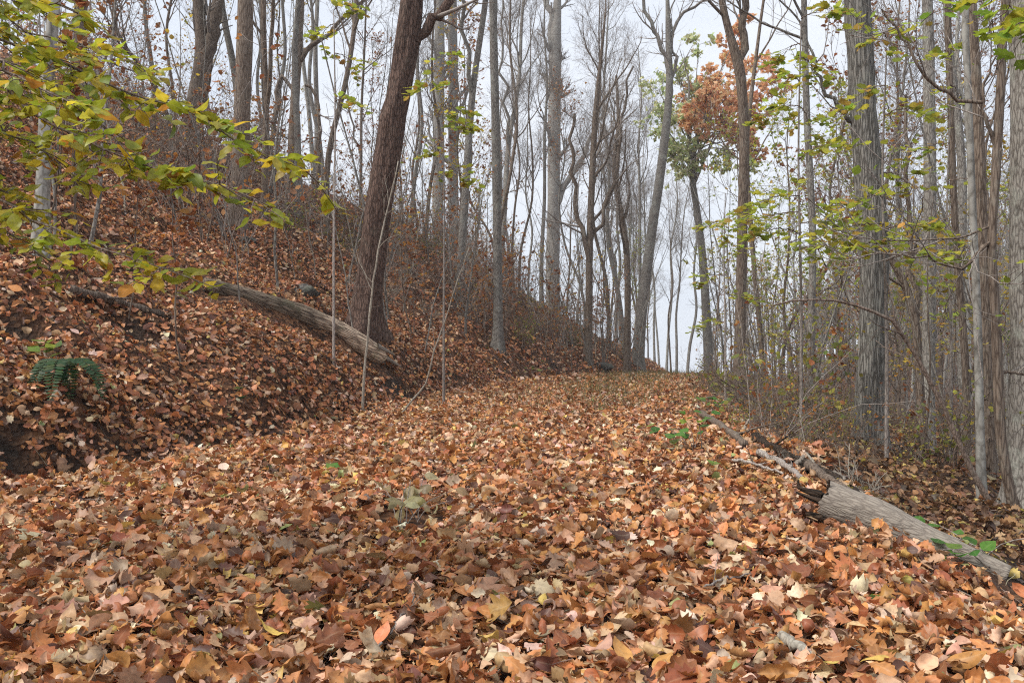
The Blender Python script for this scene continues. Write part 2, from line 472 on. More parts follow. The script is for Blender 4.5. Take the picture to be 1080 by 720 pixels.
# ------------------------------------------------------------------ leaf litter
CLEAR = []      # strips and spots where things lie on top of the leaves: (x0, y0, x1, y1, radius)
def _cl(p, q, w):
    a, b = gpt(p[0], hit(*p)), gpt(q[0], hit(*q))
    CLEAR.append((a[0], a[1], b[0], b[1], w))
CLEAR.append((1.84, 5.0, 2.6, 4.52, .17)); _cl((404, 388), (215, 314), .2); _cl((430, 553), (431, 552), .26); _cl((75, 422), (76, 421), .1); _cl((735, 478), (736, 477), .15); _cl((385, 352), (386, 352), .5)
def cleared(X, Y):
    m = np.ones(len(X), bool)
    for x0, y0, x1, y1, w in CLEAR:
        dx, dy = x1 - x0, y1 - y0; t = np.clip(((X - x0) * dx + (Y - y0) * dy) / (dx * dx + dy * dy + 1e-9), 0, 1)
        m &= (X - x0 - t * dx) ** 2 + (Y - y0 - t * dy) ** 2 > w * w
    return m
mb = MB()
def scatter(r0, r1, dens, lod, size, sd):
    r = np.random.default_rng(sd)
    ang = R(44)
    area = ang * (r1 * r1 - r0 * r0)
    K = int(area * dens)
    rr = np.sqrt(r.uniform(r0 * r0, r1 * r1, K)); th = r.uniform(-ang, ang, K)
    X = rr * np.sin(th); Y = rr * np.cos(th)
    if r0 > 20:   # beyond the crest on the valley side nothing is seen of the floor: thin it out
        u, v = uv_of(X, Y)
        keep = (v < 25) & (u < 34)
        X, Y = X[keep], Y[keep]
    u, v = uv_of(X, Y)
    dm = (1 - .72 * np.clip(soil_mask(X, Y) * 1.1, 0, 1)) * (1 - .8 * np.clip(pit_mask(X, Y), 0, 1))
    dm *= np.where(v > .5, .62, 1.0)
    keep = (r.uniform(0, 1, len(X)) < dm) & cleared(X, Y)
    X, Y, u, v = X[keep], Y[keep], u[keep], v[keep]
    K = len(X)
    n = hnorm(X, Y)
    tilt = np.abs(r.normal(0, .46, K)); st = r.uniform(0, 1, K) < .12; tilt[st] = r.uniform(.7, 1.4, st.sum())
    az = r.uniform(0, 2 * np.pi, K)
    tv = np.stack([np.cos(az), np.sin(az), np.zeros(K)], -1)
    nn = n * np.cos(tilt)[:, None] + tv * np.sin(tilt)[:, None]
    az2 = r.uniform(0, 2 * np.pi, K)
    dr = np.stack([np.cos(az2), np.sin(az2), np.zeros(K)], -1) + .01
    sz = np.clip(r.normal(size, size * .3, K), size * .4, size * 1.9)
    P = np.stack([X, Y, h(X, Y)], -1) + n * (r.uniform(0.0, .07, K) + .3 * sz * np.sin(np.minimum(tilt, 1.2)))[:, None]
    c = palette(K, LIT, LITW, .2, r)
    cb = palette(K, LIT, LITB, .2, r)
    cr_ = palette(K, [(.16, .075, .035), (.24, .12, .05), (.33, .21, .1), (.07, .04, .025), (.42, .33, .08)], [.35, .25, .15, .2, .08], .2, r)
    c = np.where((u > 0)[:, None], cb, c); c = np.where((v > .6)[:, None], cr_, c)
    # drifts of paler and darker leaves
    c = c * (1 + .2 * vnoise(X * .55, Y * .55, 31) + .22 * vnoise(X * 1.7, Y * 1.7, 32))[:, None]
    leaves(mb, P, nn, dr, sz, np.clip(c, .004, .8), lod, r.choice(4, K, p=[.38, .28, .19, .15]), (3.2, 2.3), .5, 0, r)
    return K
ks = [scatter(1.4, 4.6, 860, 3, .088, 1), scatter(4.6, 10, 700, 2, .08, 2), scatter(10, 22, 380, 1, .08, 3), scatter(22, 62, 80, 0, .12, 4), scatter(1.4, 7, 520, 1, .034, 5)]
r = np.random.default_rng(6); K = 420      # small broken twigs lying in the leaves
rr = np.sqrt(r.uniform(2, 100, K)); th = r.uniform(-.72, .72, K); X = rr * np.sin(th); Y = rr * np.cos(th); L_ = r.uniform(.08, .45, K); az = r.uniform(0, 6.28, K)
pp = []
for f in (-.5, -.17, .17, .5):
    x = X + np.cos(az) * L_ * f + r.normal(0, .012, K); y = Y + np.sin(az) * L_ * f + r.normal(0, .012, K); pp.append(np.stack([x, y, h(x, y) + .045 + r.normal(0, .012, K)], -1))
mb.tubes(np.stack(pp, 1), r.uniform(.0015, .0045, K)[:, None] * np.array([1, .95, .8, .6]), 5, palette(K, [(.12, .08, .055), (.25, .2, .16), (.36, .3, .24)], [.5, .3, .2], .2, r))
print("litter", ks, mb.n)
tag(mb.build("leaf_litter", M['litter']), "thick carpet of fallen brown leaves covering the path and both slopes", "leaves", None, "stuff")

# ------------------------------------------------------------------ growing trees
def children(P, Rr, per, t0, t1, length, ang, r, n=6, ratio=.5, trop=.1, wig=.18, rmin=.004, lenfall=.6):
    """branches off every path in P: returns (paths, radii, start params)"""
    K, m, _ = P.shape
    idx = np.repeat(np.arange(K), per); Kc = len(idx)
    t = r.uniform(t0, t1, Kc)
    f = t * (m - 1); i0 = np.clip(f.astype(int), 0, m - 2); w = (f - i0)[:, None]
    p0 = P[idx, i0] * (1 - w) + P[idx, i0 + 1] * w
    r0 = Rr[idx, i0] * (1 - w[:, 0]) + Rr[idx, i0 + 1] * w[:, 0]
    T = P[idx, i0 + 1] - P[idx, i0]; T /= np.linalg.norm(T, axis=1, keepdims=True) + 1e-9
    pr = r.normal(0, 1, (Kc, 3)); pr -= T * (pr * T).sum(1, keepdims=True); pr /= np.linalg.norm(pr, axis=1, keepdims=True) + 1e-9
    a = r.normal(ang, .2, Kc)[:, None]
    d = np.cos(a) * T + np.sin(a) * pr
    Ln = length * r.uniform(.55, 1.25, Kc) * (1 - lenfall * (t - t0) / max(t1 - t0, 1e-6))
    step = (Ln / (n - 1))[:, None]
    pts = [p0]
    for k in range(n - 1):
        d = d + r.normal(0, wig, (Kc, 3)) + np.array([0, 0, trop]); d /= np.linalg.norm(d, axis=1, keepdims=True)
        pts.append(pts[-1] + d * step)
    rb = np.maximum(r0 * ratio * r.uniform(.7, 1.1, Kc), rmin)
    rad = rb[:, None] * np.linspace(1, .3, n)[None, :]
    return np.stack(pts, 1), np.maximum(rad, rmin * .7)

def catmull(pts, n):
    pts = np.asarray(pts, float)
    if len(pts) == 2: return pts[0] + (pts[1] - pts[0]) * np.linspace(0, 1, n)[:, None]
    P = np.vstack([2 * pts[0] - pts[1], pts, 2 * pts[-1] - pts[-2]])
    seg = np.concatenate([[0], np.cumsum(np.linalg.norm(np.diff(pts[:, :3], axis=0), axis=1))])
    s = np.linspace(0, seg[-1], n)
    k = np.clip(np.searchsorted(seg, s, 'right') - 1, 0, len(pts) - 2)
    t = ((s - seg[k]) / (seg[k + 1] - seg[k] + 1e-9))[:, None]
    a, b, c, d = P[k], P[k + 1], P[k + 2], P[k + 3]
    return .5 * (2 * b + (c - a) * t + (2 * a - 5 * b + 4 * c - d) * t * t + (3 * b - a - 3 * c + d) * t ** 3)

def rough_trunk(mb, path, rad, sides, rough, seed, base_z, flare=.45, mat=0):
    """one trunk: ridged, lumpy, flaring into root swells at the base"""
    n = len(path)
    th = np.linspace(0, 2 * np.pi, sides, endpoint=False)
    z = path[:, 2] - base_z
    fl = flare * np.exp(-np.clip(z, 0, None) / .35)
    ph = np.random.default_rng(seed).uniform(0, 6.28, 4)
    root = 1 + fl[:, None] * (.65 + .55 * np.cos(4 * th + ph[0])[None, :] + .3 * np.cos(7 * th + ph[1])[None, :])
    rg = vnoise(th[None, :] * sides / 7.0 + 0 * z[:, None] + ph[2] * 9, z[:, None] * 1.3 + 3 * np.sin(th)[None, :] * 0, seed) * rough
    rg = rg + vnoise(np.cos(th)[None, :] * 1.4 + z[:, None] * .9, np.sin(th)[None, :] * 1.4 + z[:, None] * .35, seed + 1) * rough * 1.6
    mb.tubes(path[None], (rad[:, None] * root * (1 + rg - .8 * rough))[None], sides, None, mat)

def twig_crown(mb, P1, R1, r, levels, leafcol=None, leafsz=.07, leafper=0, lod=0, tmat=0, lmat=1, droop=.3, flat=.5):
    P, Rr = P1, R1
    for (per, t0, length, ang, n, ratio, trop, wig, rmin, sides) in levels:
        P, Rr = children(P, Rr, per, t0, 1.0, length, ang, r, n, ratio, trop, wig, rmin)
        mb.tubes(P, Rr, sides, None, tmat)
    if leafper and leafcol is not None:
        K = len(P)
        idx = np.repeat(np.arange(K), max(1, int(leafper))); idx = idx[r.uniform(0, 1, len(idx)) < (leafper if leafper < 1 else 1)]
        f = r.uniform(.25, 1, len(idx)) * (P.shape[1] - 1); i0 = np.clip(f.astype(int), 0, P.shape[1] - 2); w = (f - i0)[:, None]
        p = P[idx, i0] * (1 - w) + P[idx, i0 + 1] * w
        T = P[idx, i0 + 1] - P[idx, i0]
        T = T / (np.linalg.norm(T, axis=1, keepdims=True) + 1e-9) + r.normal(0, .7, p.shape) + np.array([0, 0, -droop])
        nn = r.normal(0, flat, p.shape) + np.array([0, 0, 1.0])
        leaves(mb, p, nn, T, np.clip(r.normal(leafsz, leafsz * .25, len(p)), leafsz * .5, 2 * leafsz), leafcol(len(p), r), lod, None, (1.2, .9), 0.0, lmat, r)

def pal(cols, wts, j=.18):
    return lambda K, r: palette(K, cols, wts, j, r)
RUSSET = pal([(.3, .12, .045), (.22, .08, .035), (.42, .24, .12), (.4, .17, .04)], [.35, .25, .2, .2])
YELLOW = pal([(.5, .36, .05), (.42, .3, .04), (.3, .27, .05), (.45, .2, .04)], [.4, .25, .2, .15])
OLIVE = pal([(.22, .24, .06), (.32, .32, .07), (.16, .19, .05), (.42, .36, .07)], [.35, .3, .15, .2])
MAPLE = pal([(.36, .4, .05), (.25, .32, .045), (.5, .45, .06), (.42, .27, .06)], [.4, .3, .2, .1])

def make_tree(name, label, cat, path, rad, base, bark, r, limbs, sides=12, rough=.06, nring=40, group=None, crown=None,
              limb_polys=(), crown_leaf=None, leafsz=.08, leafper=0, flare=.55, lod=0, twig='twig', limb_part=False):
    """path: world points; limbs=(count,t0,len,ang); limb_polys: [(pts, r0, r1)] hand-placed limbs"""
    t = thing(name, tuple(base), label, cat, group)
    p4 = catmull(np.hstack([np.asarray(path), np.asarray(rad)[:, None]]), nring)
    P, Rr = p4[:, :3] - np.asarray(base), np.maximum(p4[:, 3], .006)
    mb = MB()
    rough_trunk(mb, P, Rr, sides, rough, int(r.integers(1, 9999)), 0.0, flare)
    P1 = R1 = None
    cnt, t0, ln, an = limbs
    polys = []
    for pts, r0, r1 in limb_polys:
        q = catmull(np.asarray(pts) - np.asarray(base), 14)
        q[1:-1] += r.normal(0, .012, q[1:-1].shape) * np.linalg.norm(q[-1] - q[0])
        mb_l = mb
        rr = np.linspace(r0, r1, 14)
        mb_l.tubes(q, rr, max(6, sides // 2))
        polys.append((q, rr))
    if cnt:
        P1, R1 = children(P[None], Rr[None], cnt, t0, .98, ln, an, r, 14, .5, .07, .1, .012)
        mb.tubes(P1, R1, 6)
    mb.build("trunk", bark, t)
    if polys:
        q = np.stack([a for a, _ in polys]); rr = np.stack([b for _, b in polys])
        if P1 is None: P1, R1 = q, rr
        else: P1, R1 = np.concatenate([P1, q]), np.concatenate([R1, rr])
    if P1 is not None and crown:
        mc = MB()
        twig_crown(mc, P1, R1, r, crown, crown_leaf, leafsz, leafper, lod)
        mc.build("crown", [M[twig], M['far_leaf']], t)
    return t

# level tuples: per, t0, length, angle, n, ratio, trop, wig, rmin, sides
BARE = [(7, .25, 1.9, .7, 6, .5, .1, .16, .007, 4), (6, .2, .95, .65, 5, .6, .08, .2, .0045, 3)]
BARE_FINE = [(7, .2, 1.8, .7, 6, .5, .1, .16, .007, 4), (5, .2, .9, .65, 5, .6, .08, .2, .005, 3), (2, .3, .45, .6, 3, .7, .05, .2, .004, 3)]
LIGHT = [(5, .25, 1.5, .7, 6, .5, .1, .16, .007, 4), (4, .2, .7, .7, 4, .6, .08, .2, .004, 3)]

def px_tree(pts, d, H, lean=None):
    """trunk path from picture points (px, py, width px) at distance d, continued above the frame to height H"""
    P, Rd = [], []
    px0 = pts[0]
    base = gpt(px0[0], d)
    first = base.copy(); first[2] -= .35
    P.append(first); Rd.append(px0[2] * d / F / 2)
    for k, (px, py, w) in enumerate(pts):
        p = base.copy() if k == 0 else at(px, py, d)
        if k and lean is not None: p[1] += lean * (p[2] - base[2])
        P.append(p); Rd.append(w * .92 * d / F / 2)
    top = P[-1]
    if H and top[2] - base[2] < H - 1:
        dirn = (P[-1] - P[-2]); dirn /= dirn[2]
        dirn[:2] *= .6
        need = H - (top[2] - base[2])
        for k in (.33, .66, 1.0):
            q = top + dirn * need * k + np.array([rng.normal(0, .12), rng.normal(0, .12), 0]) * need * .3 * k
            P.append(q); Rd.append(Rd[len(pts)] * (1 - .88 * k))
    return np.array(P), np.array(Rd), base

def hero(name, label, cat, pts, d, H, bark, limbs=(12, .6, 4.0, .8), crown=LIGHT, limb_px=(), sides=12, rough=.06, nring=50, seed=1, **kw):
    r = np.random.default_rng(seed)
    P, Rd, base = px_tree(pts, d, H)
    lp = []
    for poly, w0, w1 in limb_px:
        lp.append(([at(*q) if len(q) == 3 else at(q[0], q[1], d) for q in poly], w0 * d / F / 2, w1 * d / F / 2))
    return make_tree(name, label, cat, P, Rd, base, M[bark], r, limbs, sides, rough, nring, None, crown, lp, **kw)

# ---- the trees one can tell apart in the photograph
dd = hit(385, 352)
hero("oak_tree", "big dark reddish brown leaning trunk behind the log end on the left bank", "tree",
     [(385, 355, 41), (390, 300, 35), (398, 230, 33), (408, 170, 32), (414, 125, 33), (420, 100, 31), (428, 50, 31), (434, 10, 30), (438, -40, 24)],
     dd, 15, 'bark_red', (9, .62, 4, .8), LIGHT, [([(438, 45), (455, 25), (474, 2), (500, -60)], 12, 6), ([(432, 5), (418, -40), (400, -110)], 15, 8)],
     sides=48, rough=.2, nring=130, seed=3, flare=.5)
hero("oak_tree", "thick grey furrowed trunk standing below the right edge of the path", "tree",
     [(918, 470, 42), (919, 420, 38), (921, 330, 36), (922, 265, 37), (917, 190, 34), (912, 125, 33), (907, 50, 32), (904, 0, 31)],
     12.6, 17, 'bark_furrow', (10, .6, 4, .8), LIGHT, [([(912, 135), (890, 120), (868, 90), (850, 40)], 6, 2)],
     sides=48, rough=.15, nring=130, seed=4, flare=.5)
hero("beech_tree", "broad pale grey trunk cut by the right edge of the photo", "tree",
     [(1090, 566, 58), (1089, 450, 52), (1089, 250, 50), (1088, 60, 48), (1087, 0, 47)], 9.3, 16, 'bark_grey', (9, .5, 3.5, .8), LIGHT,
     sides=40, rough=.09, nring=90, seed=5)
hero("maple_tree", "slim red brown stem with curved foot beside the broad trunk at the right edge", "tree",
     [(1078, 557, 13), (1066, 520, 12), (1056, 460, 12), (1053, 400, 12.5), (1050, 330, 11.5), (1046, 260, 11), (1050, 190, 11), (1054, 120, 11), (1058, 40, 10), (1060, 0, 10)],
     8.0, 11, 'bark_brown', (6, .62, 2.5, .9), LIGHT,
     [([(1054, 168), (1040, 130), (1035, 108), (1045, 70), (1052, 52)], 5, 1.5), ([(1036, 108), (1010, 104), (985, 88), (965, 62), (955, 40), (930, 10)], 4.2, 2),
      ([(1050, 250), (1010, 282), (975, 272), (940, 268), (905, 258)], 3.2, 1), ([(1052, 395), (1063, 392), (1085, 396)], 4, 2.5), ([(1047, 238), (1010, 250), (960, 254), (900, 252)], 2.6, .8), ([(1050,262),(1040,258),(1030,268),(1015,285)],3.5,1.5)],
     sides=18, rough=.12, nring=90, seed=6, flare=.2, crown_leaf=MAPLE, leafsz=.075, leafper=1, lod=1)
hero("beech_tree", "straight light grey trunk right of the furrowed trunk", "tree",
     [(978, 478, 17), (979, 380, 15), (981, 250, 14.5), (980, 120, 13.5), (978, 0, 12)], 15.2, 17, 'bark_grey', (10, .5, 3.5, .8), LIGHT, sides=20, seed=7)
hero("beech_tree", "smooth pale slim trunk in front of the darker one near the right edge", "tree",
     [(1036, 562, 10.5), (1034, 470, 9.5), (1031, 340, 9), (1026, 220, 8.5), (1021, 90, 8), (1018, 0, 8)], 8.4, 11, 'bark_pale', (8, .6, 2.2, .8), LIGHT, sides=16, seed=8, nring=70)
hero("hickory_tree", "grey brown trunk rising behind the smooth pale slim one near the right edge", "tree",
     [(1042, 520, 17), (1040, 400, 15), (1036, 250, 14), (1030, 100, 13), (1024, 0, 12)], 11.2, 16, 'bark_brown', (9, .5, 3.2, .8), LIGHT, sides=18, seed=9)
hero("oak_tree", "dark thin trunk between the light grey trunk and the pale slim one", "tree",
     [(1020, 470, 9), (1018, 380, 8.5), (1008, 250, 8), (1003, 120, 7.5), (1000, 0, 7)], 14.0, 14, 'bark_brown', (9, .5, 3, .8), LIGHT, sides=14, seed=10)
hero("oak_tree", "dark crooked trunk bending left just right of the furrowed trunk", "tree",
     [(974, 470, 9), (970, 400, 9), (966, 345, 9.5), (958, 310, 9), (945, 282, 8), (934, 262, 6), (922, 215, 5), (918, 160, 4)], 14.2, 0, 'bark_brown', (7, .5, 2, .8), LIGHT, sides=14, seed=12,
     limb_px=[([(966, 345), (960, 270), (957, 200), (955, 100)], 7, 3)])
# centre
hero("poplar_tree", "pale grey slim straight trunk on the bank right of the reddish trunk", "tree",
     [(525, 370, 12), (525, 300, 11), (524, 200, 10.5), (522, 100, 10), (520, 0, 9)], hit(525, 368), 19, 'bark_grey', (10, .5, 4, .8), BARE, sides=16, seed=13)
hero("poplar_tree", "tall straight grey trunk forking near the top of the photo above the bank", "tree",
     [(583, 330, 20), (583, 290, 17), (584, 200, 15), (585, 100, 15), (586, 40, 14), (588, 0, 9)], hit(583, 328), 24, 'bark_grey', (12, .5, 5, .8), BARE,
     [([(585, 55), (580, 25), (577, 0), (573, -60)], 8, 5), ([(585, 222), (597, 195), (612, 168), (622, 150), (640, 110)], 7, 3)], sides=18, seed=14, nring=60)
hero("oak_tree", "dark thin trunk with upswept limbs left of the leaning trunk at the crest", "tree",
     [(620, 385, 10), (621, 330, 9), (622, 250, 8), (625, 180, 7.5), (628, 120, 6.5), (634, 60, 4)], hit(620, 383), 16, 'bark_brown', (10, .35, 4.5, .6), BARE_FINE,
     [([(622, 280), (610, 230), (604, 180), (606, 120)], 6, 3), ([(622, 260), (640, 220), (650, 170), (655, 120), (668, 70)], 5, 2)], sides=12, seed=15)
hero("poplar_tree", "pale leaning trunk curving up to the right where the path reaches its crest", "tree",
     [(673, 386, 15), (676, 340, 13), (684, 270, 12), (694, 200, 11), (702, 140, 10), (706, 90, 8.5), (705, 40, 7)], hit(673, 386, hi=50), 22, 'bark_grey', (6, .7, 4, .7), BARE,
     [([(705, 75), (695, 45), (682, 15), (670, -20)], 5, 3), ([(706, 40), (720, 15), (742, 3), (765, -10)], 4, 2), ([(704, 110), (712, 70), (708, 20)], 4, 2)], sides=14, seed=16)
hero("oak_tree", "slim kinked grey trunk just left of the pale leaning trunk at the crest", "tree",
     [(661, 384, 8.5), (662, 330, 8), (661, 270, 7.5), (654, 220, 7), (648, 180, 6), (652, 130, 4.5), (650, 80, 3)], 37, 0, 'bark_brown', (9, .4, 3.5, .6), BARE_FINE, sides=12, seed=17)
hero("ash_tree", "grey brown trunk with a high Y fork right of the path crest", "tree",
     [(779, 425, 16), (781, 330, 13), (783, 240, 12), (785, 150, 12), (782, 90, 12), (778, 65, 12), (768, 30, 9), (760, -10, 8)], 19.5, 15, 'bark_brown', (8, .6, 3.5, .8), BARE,
     [([(780, 72), (784, 40), (785, 0), (790, -70)], 9, 6)], sides=18, seed=18, nring=60)
hero("maple_tree", "tree with an orange and green leafy crown above the far end of the path", "tree",
     [(748, 398, 12), (745, 330, 11), (740, 260, 9), (734, 215, 8), (729, 180, 7), (727, 150, 5)], 47, 18.5, 'bark_grey', (0, .4, 4, .8), None, sides=12, seed=19)
hero("ash_tree", "pale slender trunk behind the maple sapling left of the furrowed trunk", "tree",
     [(853, 440, 10), (856, 330, 9), (857, 240, 8.5), (851, 120, 8), (848, 0, 7)], 17.5, 15, 'bark_grey', (9, .5, 3, .8), BARE, sides=12, seed=20)
hero("ash_tree", "thin leaning stem right behind the trunk with the Y fork", "tree",
     [(808, 420, 6), (800, 330, 6), (792, 240, 5.5), (788, 150, 5), (800, 40, 4)], 24, 15, 'bark_brown', (9, .4, 3, .7), BARE, sides=10, seed=21)
# left hill
hero("beech_tree", "dappled pale trunk behind the yellow green branch at the left edge", "tree",
     [(44, 268, 17), (45, 210, 16), (47, 150, 15), (50, 80, 14), (58, 0, 13)], hit(44, 268), 16, 'bark_pale', (9, .5, 3.5, .8), LIGHT, sides=20, seed=22)
hero("oak_tree", "grey trunk forking in two high on the left hillside", "tree",
     [(200, 165, 27), (203, 130, 24), (210, 95, 23), (214, 70, 21), (212, 30, 13), (209, 0, 12), (206, -30, 11)], hit(200, 160), 18, 'bark_brown', (10, .5, 4, .8), BARE,
     [([(214, 78), (222, 45), (228, 15), (232, -40)], 15, 10)], sides=20, seed=23)
hero("oak_tree", "broad brown trunk right of the forked trunk on the left hillside", "tree",
     [(250, 240, 22), (253, 180, 20), (256, 100, 19), (258, 40, 19), (259, 0, 18)], hit(250, 238), 18, 'bark_brown', (10, .5, 4, .8), BARE, sides=20, seed=24)
hero("oak_tree", "brown trunk with a long diagonal limb reaching up right on the left hillside", "tree",
     [(308, 205, 13), (309, 150, 12), (312, 90, 11), (315, 40, 10), (317, 0, 9)], hit(308, 203), 16, 'bark_brown', (8, .5, 4, .8), BARE,
     [([(314, 66), (325, 52), (345, 38), (362, 18), (385, 0)], 6, 3), ([(309, 95), (297, 80), (290, 110), (286, 150), (284, 190)], 4, 6), ([(322, 90), (333, 105), (336, 140), (335, 200)], 3, 5)], sides=14, seed=25)
hero("poplar_tree", "left one of two close grey trunks right of the reddish trunk", "tree",
     [(461, 240, 13.5), (462, 180, 13), (463, 100, 12.5), (464, 0, 12)], hit(461, 238), 20, 'bark_grey', (10, .5, 4, .8), BARE, sides=14, seed=26)
hero("poplar_tree", "right one of two close grey trunks right of the reddish trunk", "tree",
     [(479, 242, 13), (478, 180, 12), (478, 100, 12), (477, 0, 11)], hit(479, 240) + 1.5, 20, 'bark_grey', (10, .5, 4, .8), BARE, sides=14, seed=27)
hero("oak_tree", "dark trunk at the top left corner behind the yellow green leaves", "tree",
     [(78, 150, 15), (80, 90, 14), (84, 40, 13), (86, 0, 13)], 24, 16, 'bark_brown', (9, .4, 4, .8), BARE, sides=14, seed=28)

# the leafy crown of the orange and green tree
tr = [o for o in COL.objects if o.get('label', '').startswith('tree with an orange')][0]
r = np.random.default_rng(40)
mc = MB()
base = np.array(tr.location)
lobes = [((757, 128), 44, 'o'), ((738, 108), 34, 'o'), ((790, 90), 32, 'o'), ((765, 68), 30, 'o'), ((780, 165), 34, 'o'), ((735, 130), 26, 'o'), ((798, 130), 22, 'o'), ((720, 140), 22, 'o'),
         ((690, 115), 34, 'g'), ((712, 90), 30, 'g'), ((735, 62), 28, 'g'), ((683, 155), 28, 'g'), ((720, 195), 30, 'g'), ((770, 205), 24, 'g'), ((700, 185), 22, 'g'), ((808, 78), 26, 'o'), ((810, 118), 24, 'o'), ((780, 45), 22, 'o'), ((800, 178), 22, 'o'), ((752, 90), 26, 'o')]
fork = at(728, 172, 47) - base
for (c, rp_, kd) in lobes:
    c = (c[0] + 4, c[1] - 20)
    ce = at(c[0], c[1], 47) - base; ce[1] += r.normal(0, 1.2)
    rad = rp_ * 47 / F
    f_ = r.uniform(0, 1); fk = (at(734, 212, 47) - base) * (1 - f_) + (at(727, 152, 47) - base) * f_
    q = catmull([fk, fk * .75 + ce * .25 + np.array([0, 0, .55]), fk * .35 + ce * .65 + r.normal(0, .25, 3) + np.array([0, 0, .3]), ce], 10)
    mc.tubes(q, np.linspace(.055, .015, 10), 5, None, 0)
    P1, R1 = children(q[None], np.linspace(.06, .02, 10)[None], 10, .4, 1, rad * 1.3, .95, r, 6, .4, .03, .2, .012)
    mc.tubes(P1, R1, 4)
    twig_crown(mc, P1, R1, r, [(7, .2, rad * .5, .8, 4, .5, .02, .25, .008, 3)],
               pal([(.9, .52, .3), (.85, .45, .24), (.88, .62, .36), (.7, .38, .22)], [.4, .3, .2, .1]) if kd == 'o' else pal([(.6, .64, .34), (.68, .72, .4), (.46, .52, .26)], [.4, .35, .25]),
               .2, 11 if kd == 'o' else 8, 0, 0, 1, .3, 1.2)
mc.build("crown", [M['twig'], M['far_leaf']], tr)

# ------------------------------------------------------------------ prototypes of the wood's other trees
def proto_tree(seed, H, r0, bark, limbs, crown, fork=None, leaf=None, leafsz=.09, leafper=0, sway=.42):
    r = np.random.default_rng(seed)
    n = 7
    z = np.linspace(0, H, n); P = np.stack([np.cumsum(r.normal(0, sway, n)) * .5, np.cumsum(r.normal(0, sway, n)) * .5, z], -1)
    P[0, :2] = 0; P[1, :2] *= .3
    P = np.vstack([[P[0, 0], P[0, 1], -.5], P]); rad = np.append(r0, r0 * np.linspace(1, .12, n) ** .8)
    lp = []
    if fork:
        k = int(n * fork); a = P[k]; d = np.array([r.normal(0, 1), r.normal(0, 1), 0]); d /= np.linalg.norm(d)
        lp = [([a, a + d * .6 + np.array([0, 0, H * .12]), a + d * 1.3 + np.array([0, 0, H * .28]), a + d * 1.7 + np.array([0, 0, H * .45])], rad[k] * .75, rad[k] * .2)]
    return make_tree("tree", "", "tree", P, rad, (0, 0, 0), M[bark], r, limbs, 10, .05, 26, None, crown, lp, leaf, leafsz, leafper)

protos = [
    (proto_tree(101, 19, .14, 'bark_grey', (16, .42, 4.2, .7), BARE_FINE), "slender bare grey tree"),
    (proto_tree(102, 17, .1, 'bark_brown', (16, .35, 3.6, .6), BARE_FINE), "thin dark bare tree"),
    (proto_tree(103, 20, .16, 'bark_grey', (16, .45, 4.4, .7), BARE_FINE, .5), "forked bare grey tree"),
    (proto_tree(104, 14, .08, 'bark_brown', (18, .25, 3.0, .6), BARE_FINE, .35), "spindly many-limbed brown tree"),
    (proto_tree(105, 15, .085, 'bark_grey', (18, .3, 3.0, .8), BARE, None, RUSSET, .11, 1), "thin grey tree holding brown leaves"),
    (proto_tree(106, 12, .065, 'bark_brown', (18, .2, 2.6, .8), LIGHT, None, YELLOW, .1, 3), "small tree holding yellow leaves"),
    (proto_tree(107, 16, .095, 'bark_pale', (14, .45, 3.2, .6), BARE_FINE), "thin pale bare tree"),
    (proto_tree(108, 11, .06, 'bark_brown', (20, .2, 2.6, .8), LIGHT, None, RUSSET, .12, 3), "small tree holding rust coloured leaves"),
    (proto_tree(109, 9, .05, 'bark_brown', (18, .12, 2.2, .95), LIGHT, None, MAPLE, .1, 3), "small airy tree with yellow green leaves"),
]
used = set()
def place(protolist, k, X, Y, region, s, rz, r, tilt=.03):
    p, nm = protolist[k]
    if k in used and protolist is protos or (id(protolist), k) in used:
        o = copy_tree(p)
    else:
        o = p
    used.add((id(protolist), k))
    o.location = (X, Y, float(h(X, Y)) - .05)
    o.rotation_euler = (r.normal(0, tilt), r.normal(0, tilt), rz)
    o.scale = (s, s, s * r.uniform(.9, 1.12))
    o['label'] = nm + " " + region; o['group'] = nm + "s " + region
    return o

taken = [(o.location.x, o.location.y) for o in COL.objects if o.get('category') == 'tree' and o.location.length > 1]
def free(X, Y, m):
    for a, b in taken:
        if (a - X) ** 2 + (b - Y) ** 2 < m * m: return False
    return True
r = np.random.default_rng(77)
cnt = 0
def fill(n, pxr, dr, region, weights, m=1.6, smin=.75, smax=1.15, uvmin=1.5):
    global cnt
    k = tries = 0
    while k < n and tries < 4000:
        tries += 1
        d = math.sqrt(r.uniform(dr[0] ** 2, dr[1] ** 2)); px = r.uniform(*pxr)
        X = (px - 540) / F * d
        u, v = uv_of(X, d)
        if max(u, v) < uvmin or not free(X, d, m): continue
        w = np.array(weights, float); w /= w.sum()
        place(protos, int(r.choice(len(protos), p=w)), X, d, region, r.uniform(smin, smax), r.uniform(0, 6.28), r)
        taken.append((X, d)); k += 1; cnt += 1
fill(24, (-40, 430), (20, 46), "high on the left hillside", [2, 2, 1, 2, 2.5, 2, .5, 3, .4])
fill(19, (420, 660), (27, 62), "on the hillside behind the bank left of the crest", [3, 3, 2, 3, 1.5, .5, 1.2, 1, .4])
fill(17, (640, 800), (38, 75), "beyond the crest of the path", [3, 3, 1.5, 3, .6, .4, 1.5, .4, .4], 1.5)
fill(17, (770, 1130), (17, 36), "in the wood below the path on the right", [1.2, 1.5, .6, 1.5, 1.5, 2, .4, 1.5, 4], 1.8)
fill(30, (790, 1150), (34, 75), "far back in the wood on the right", [2, 2, 1, 2, 3, 1.5, .5, 2, 2], 1.6)
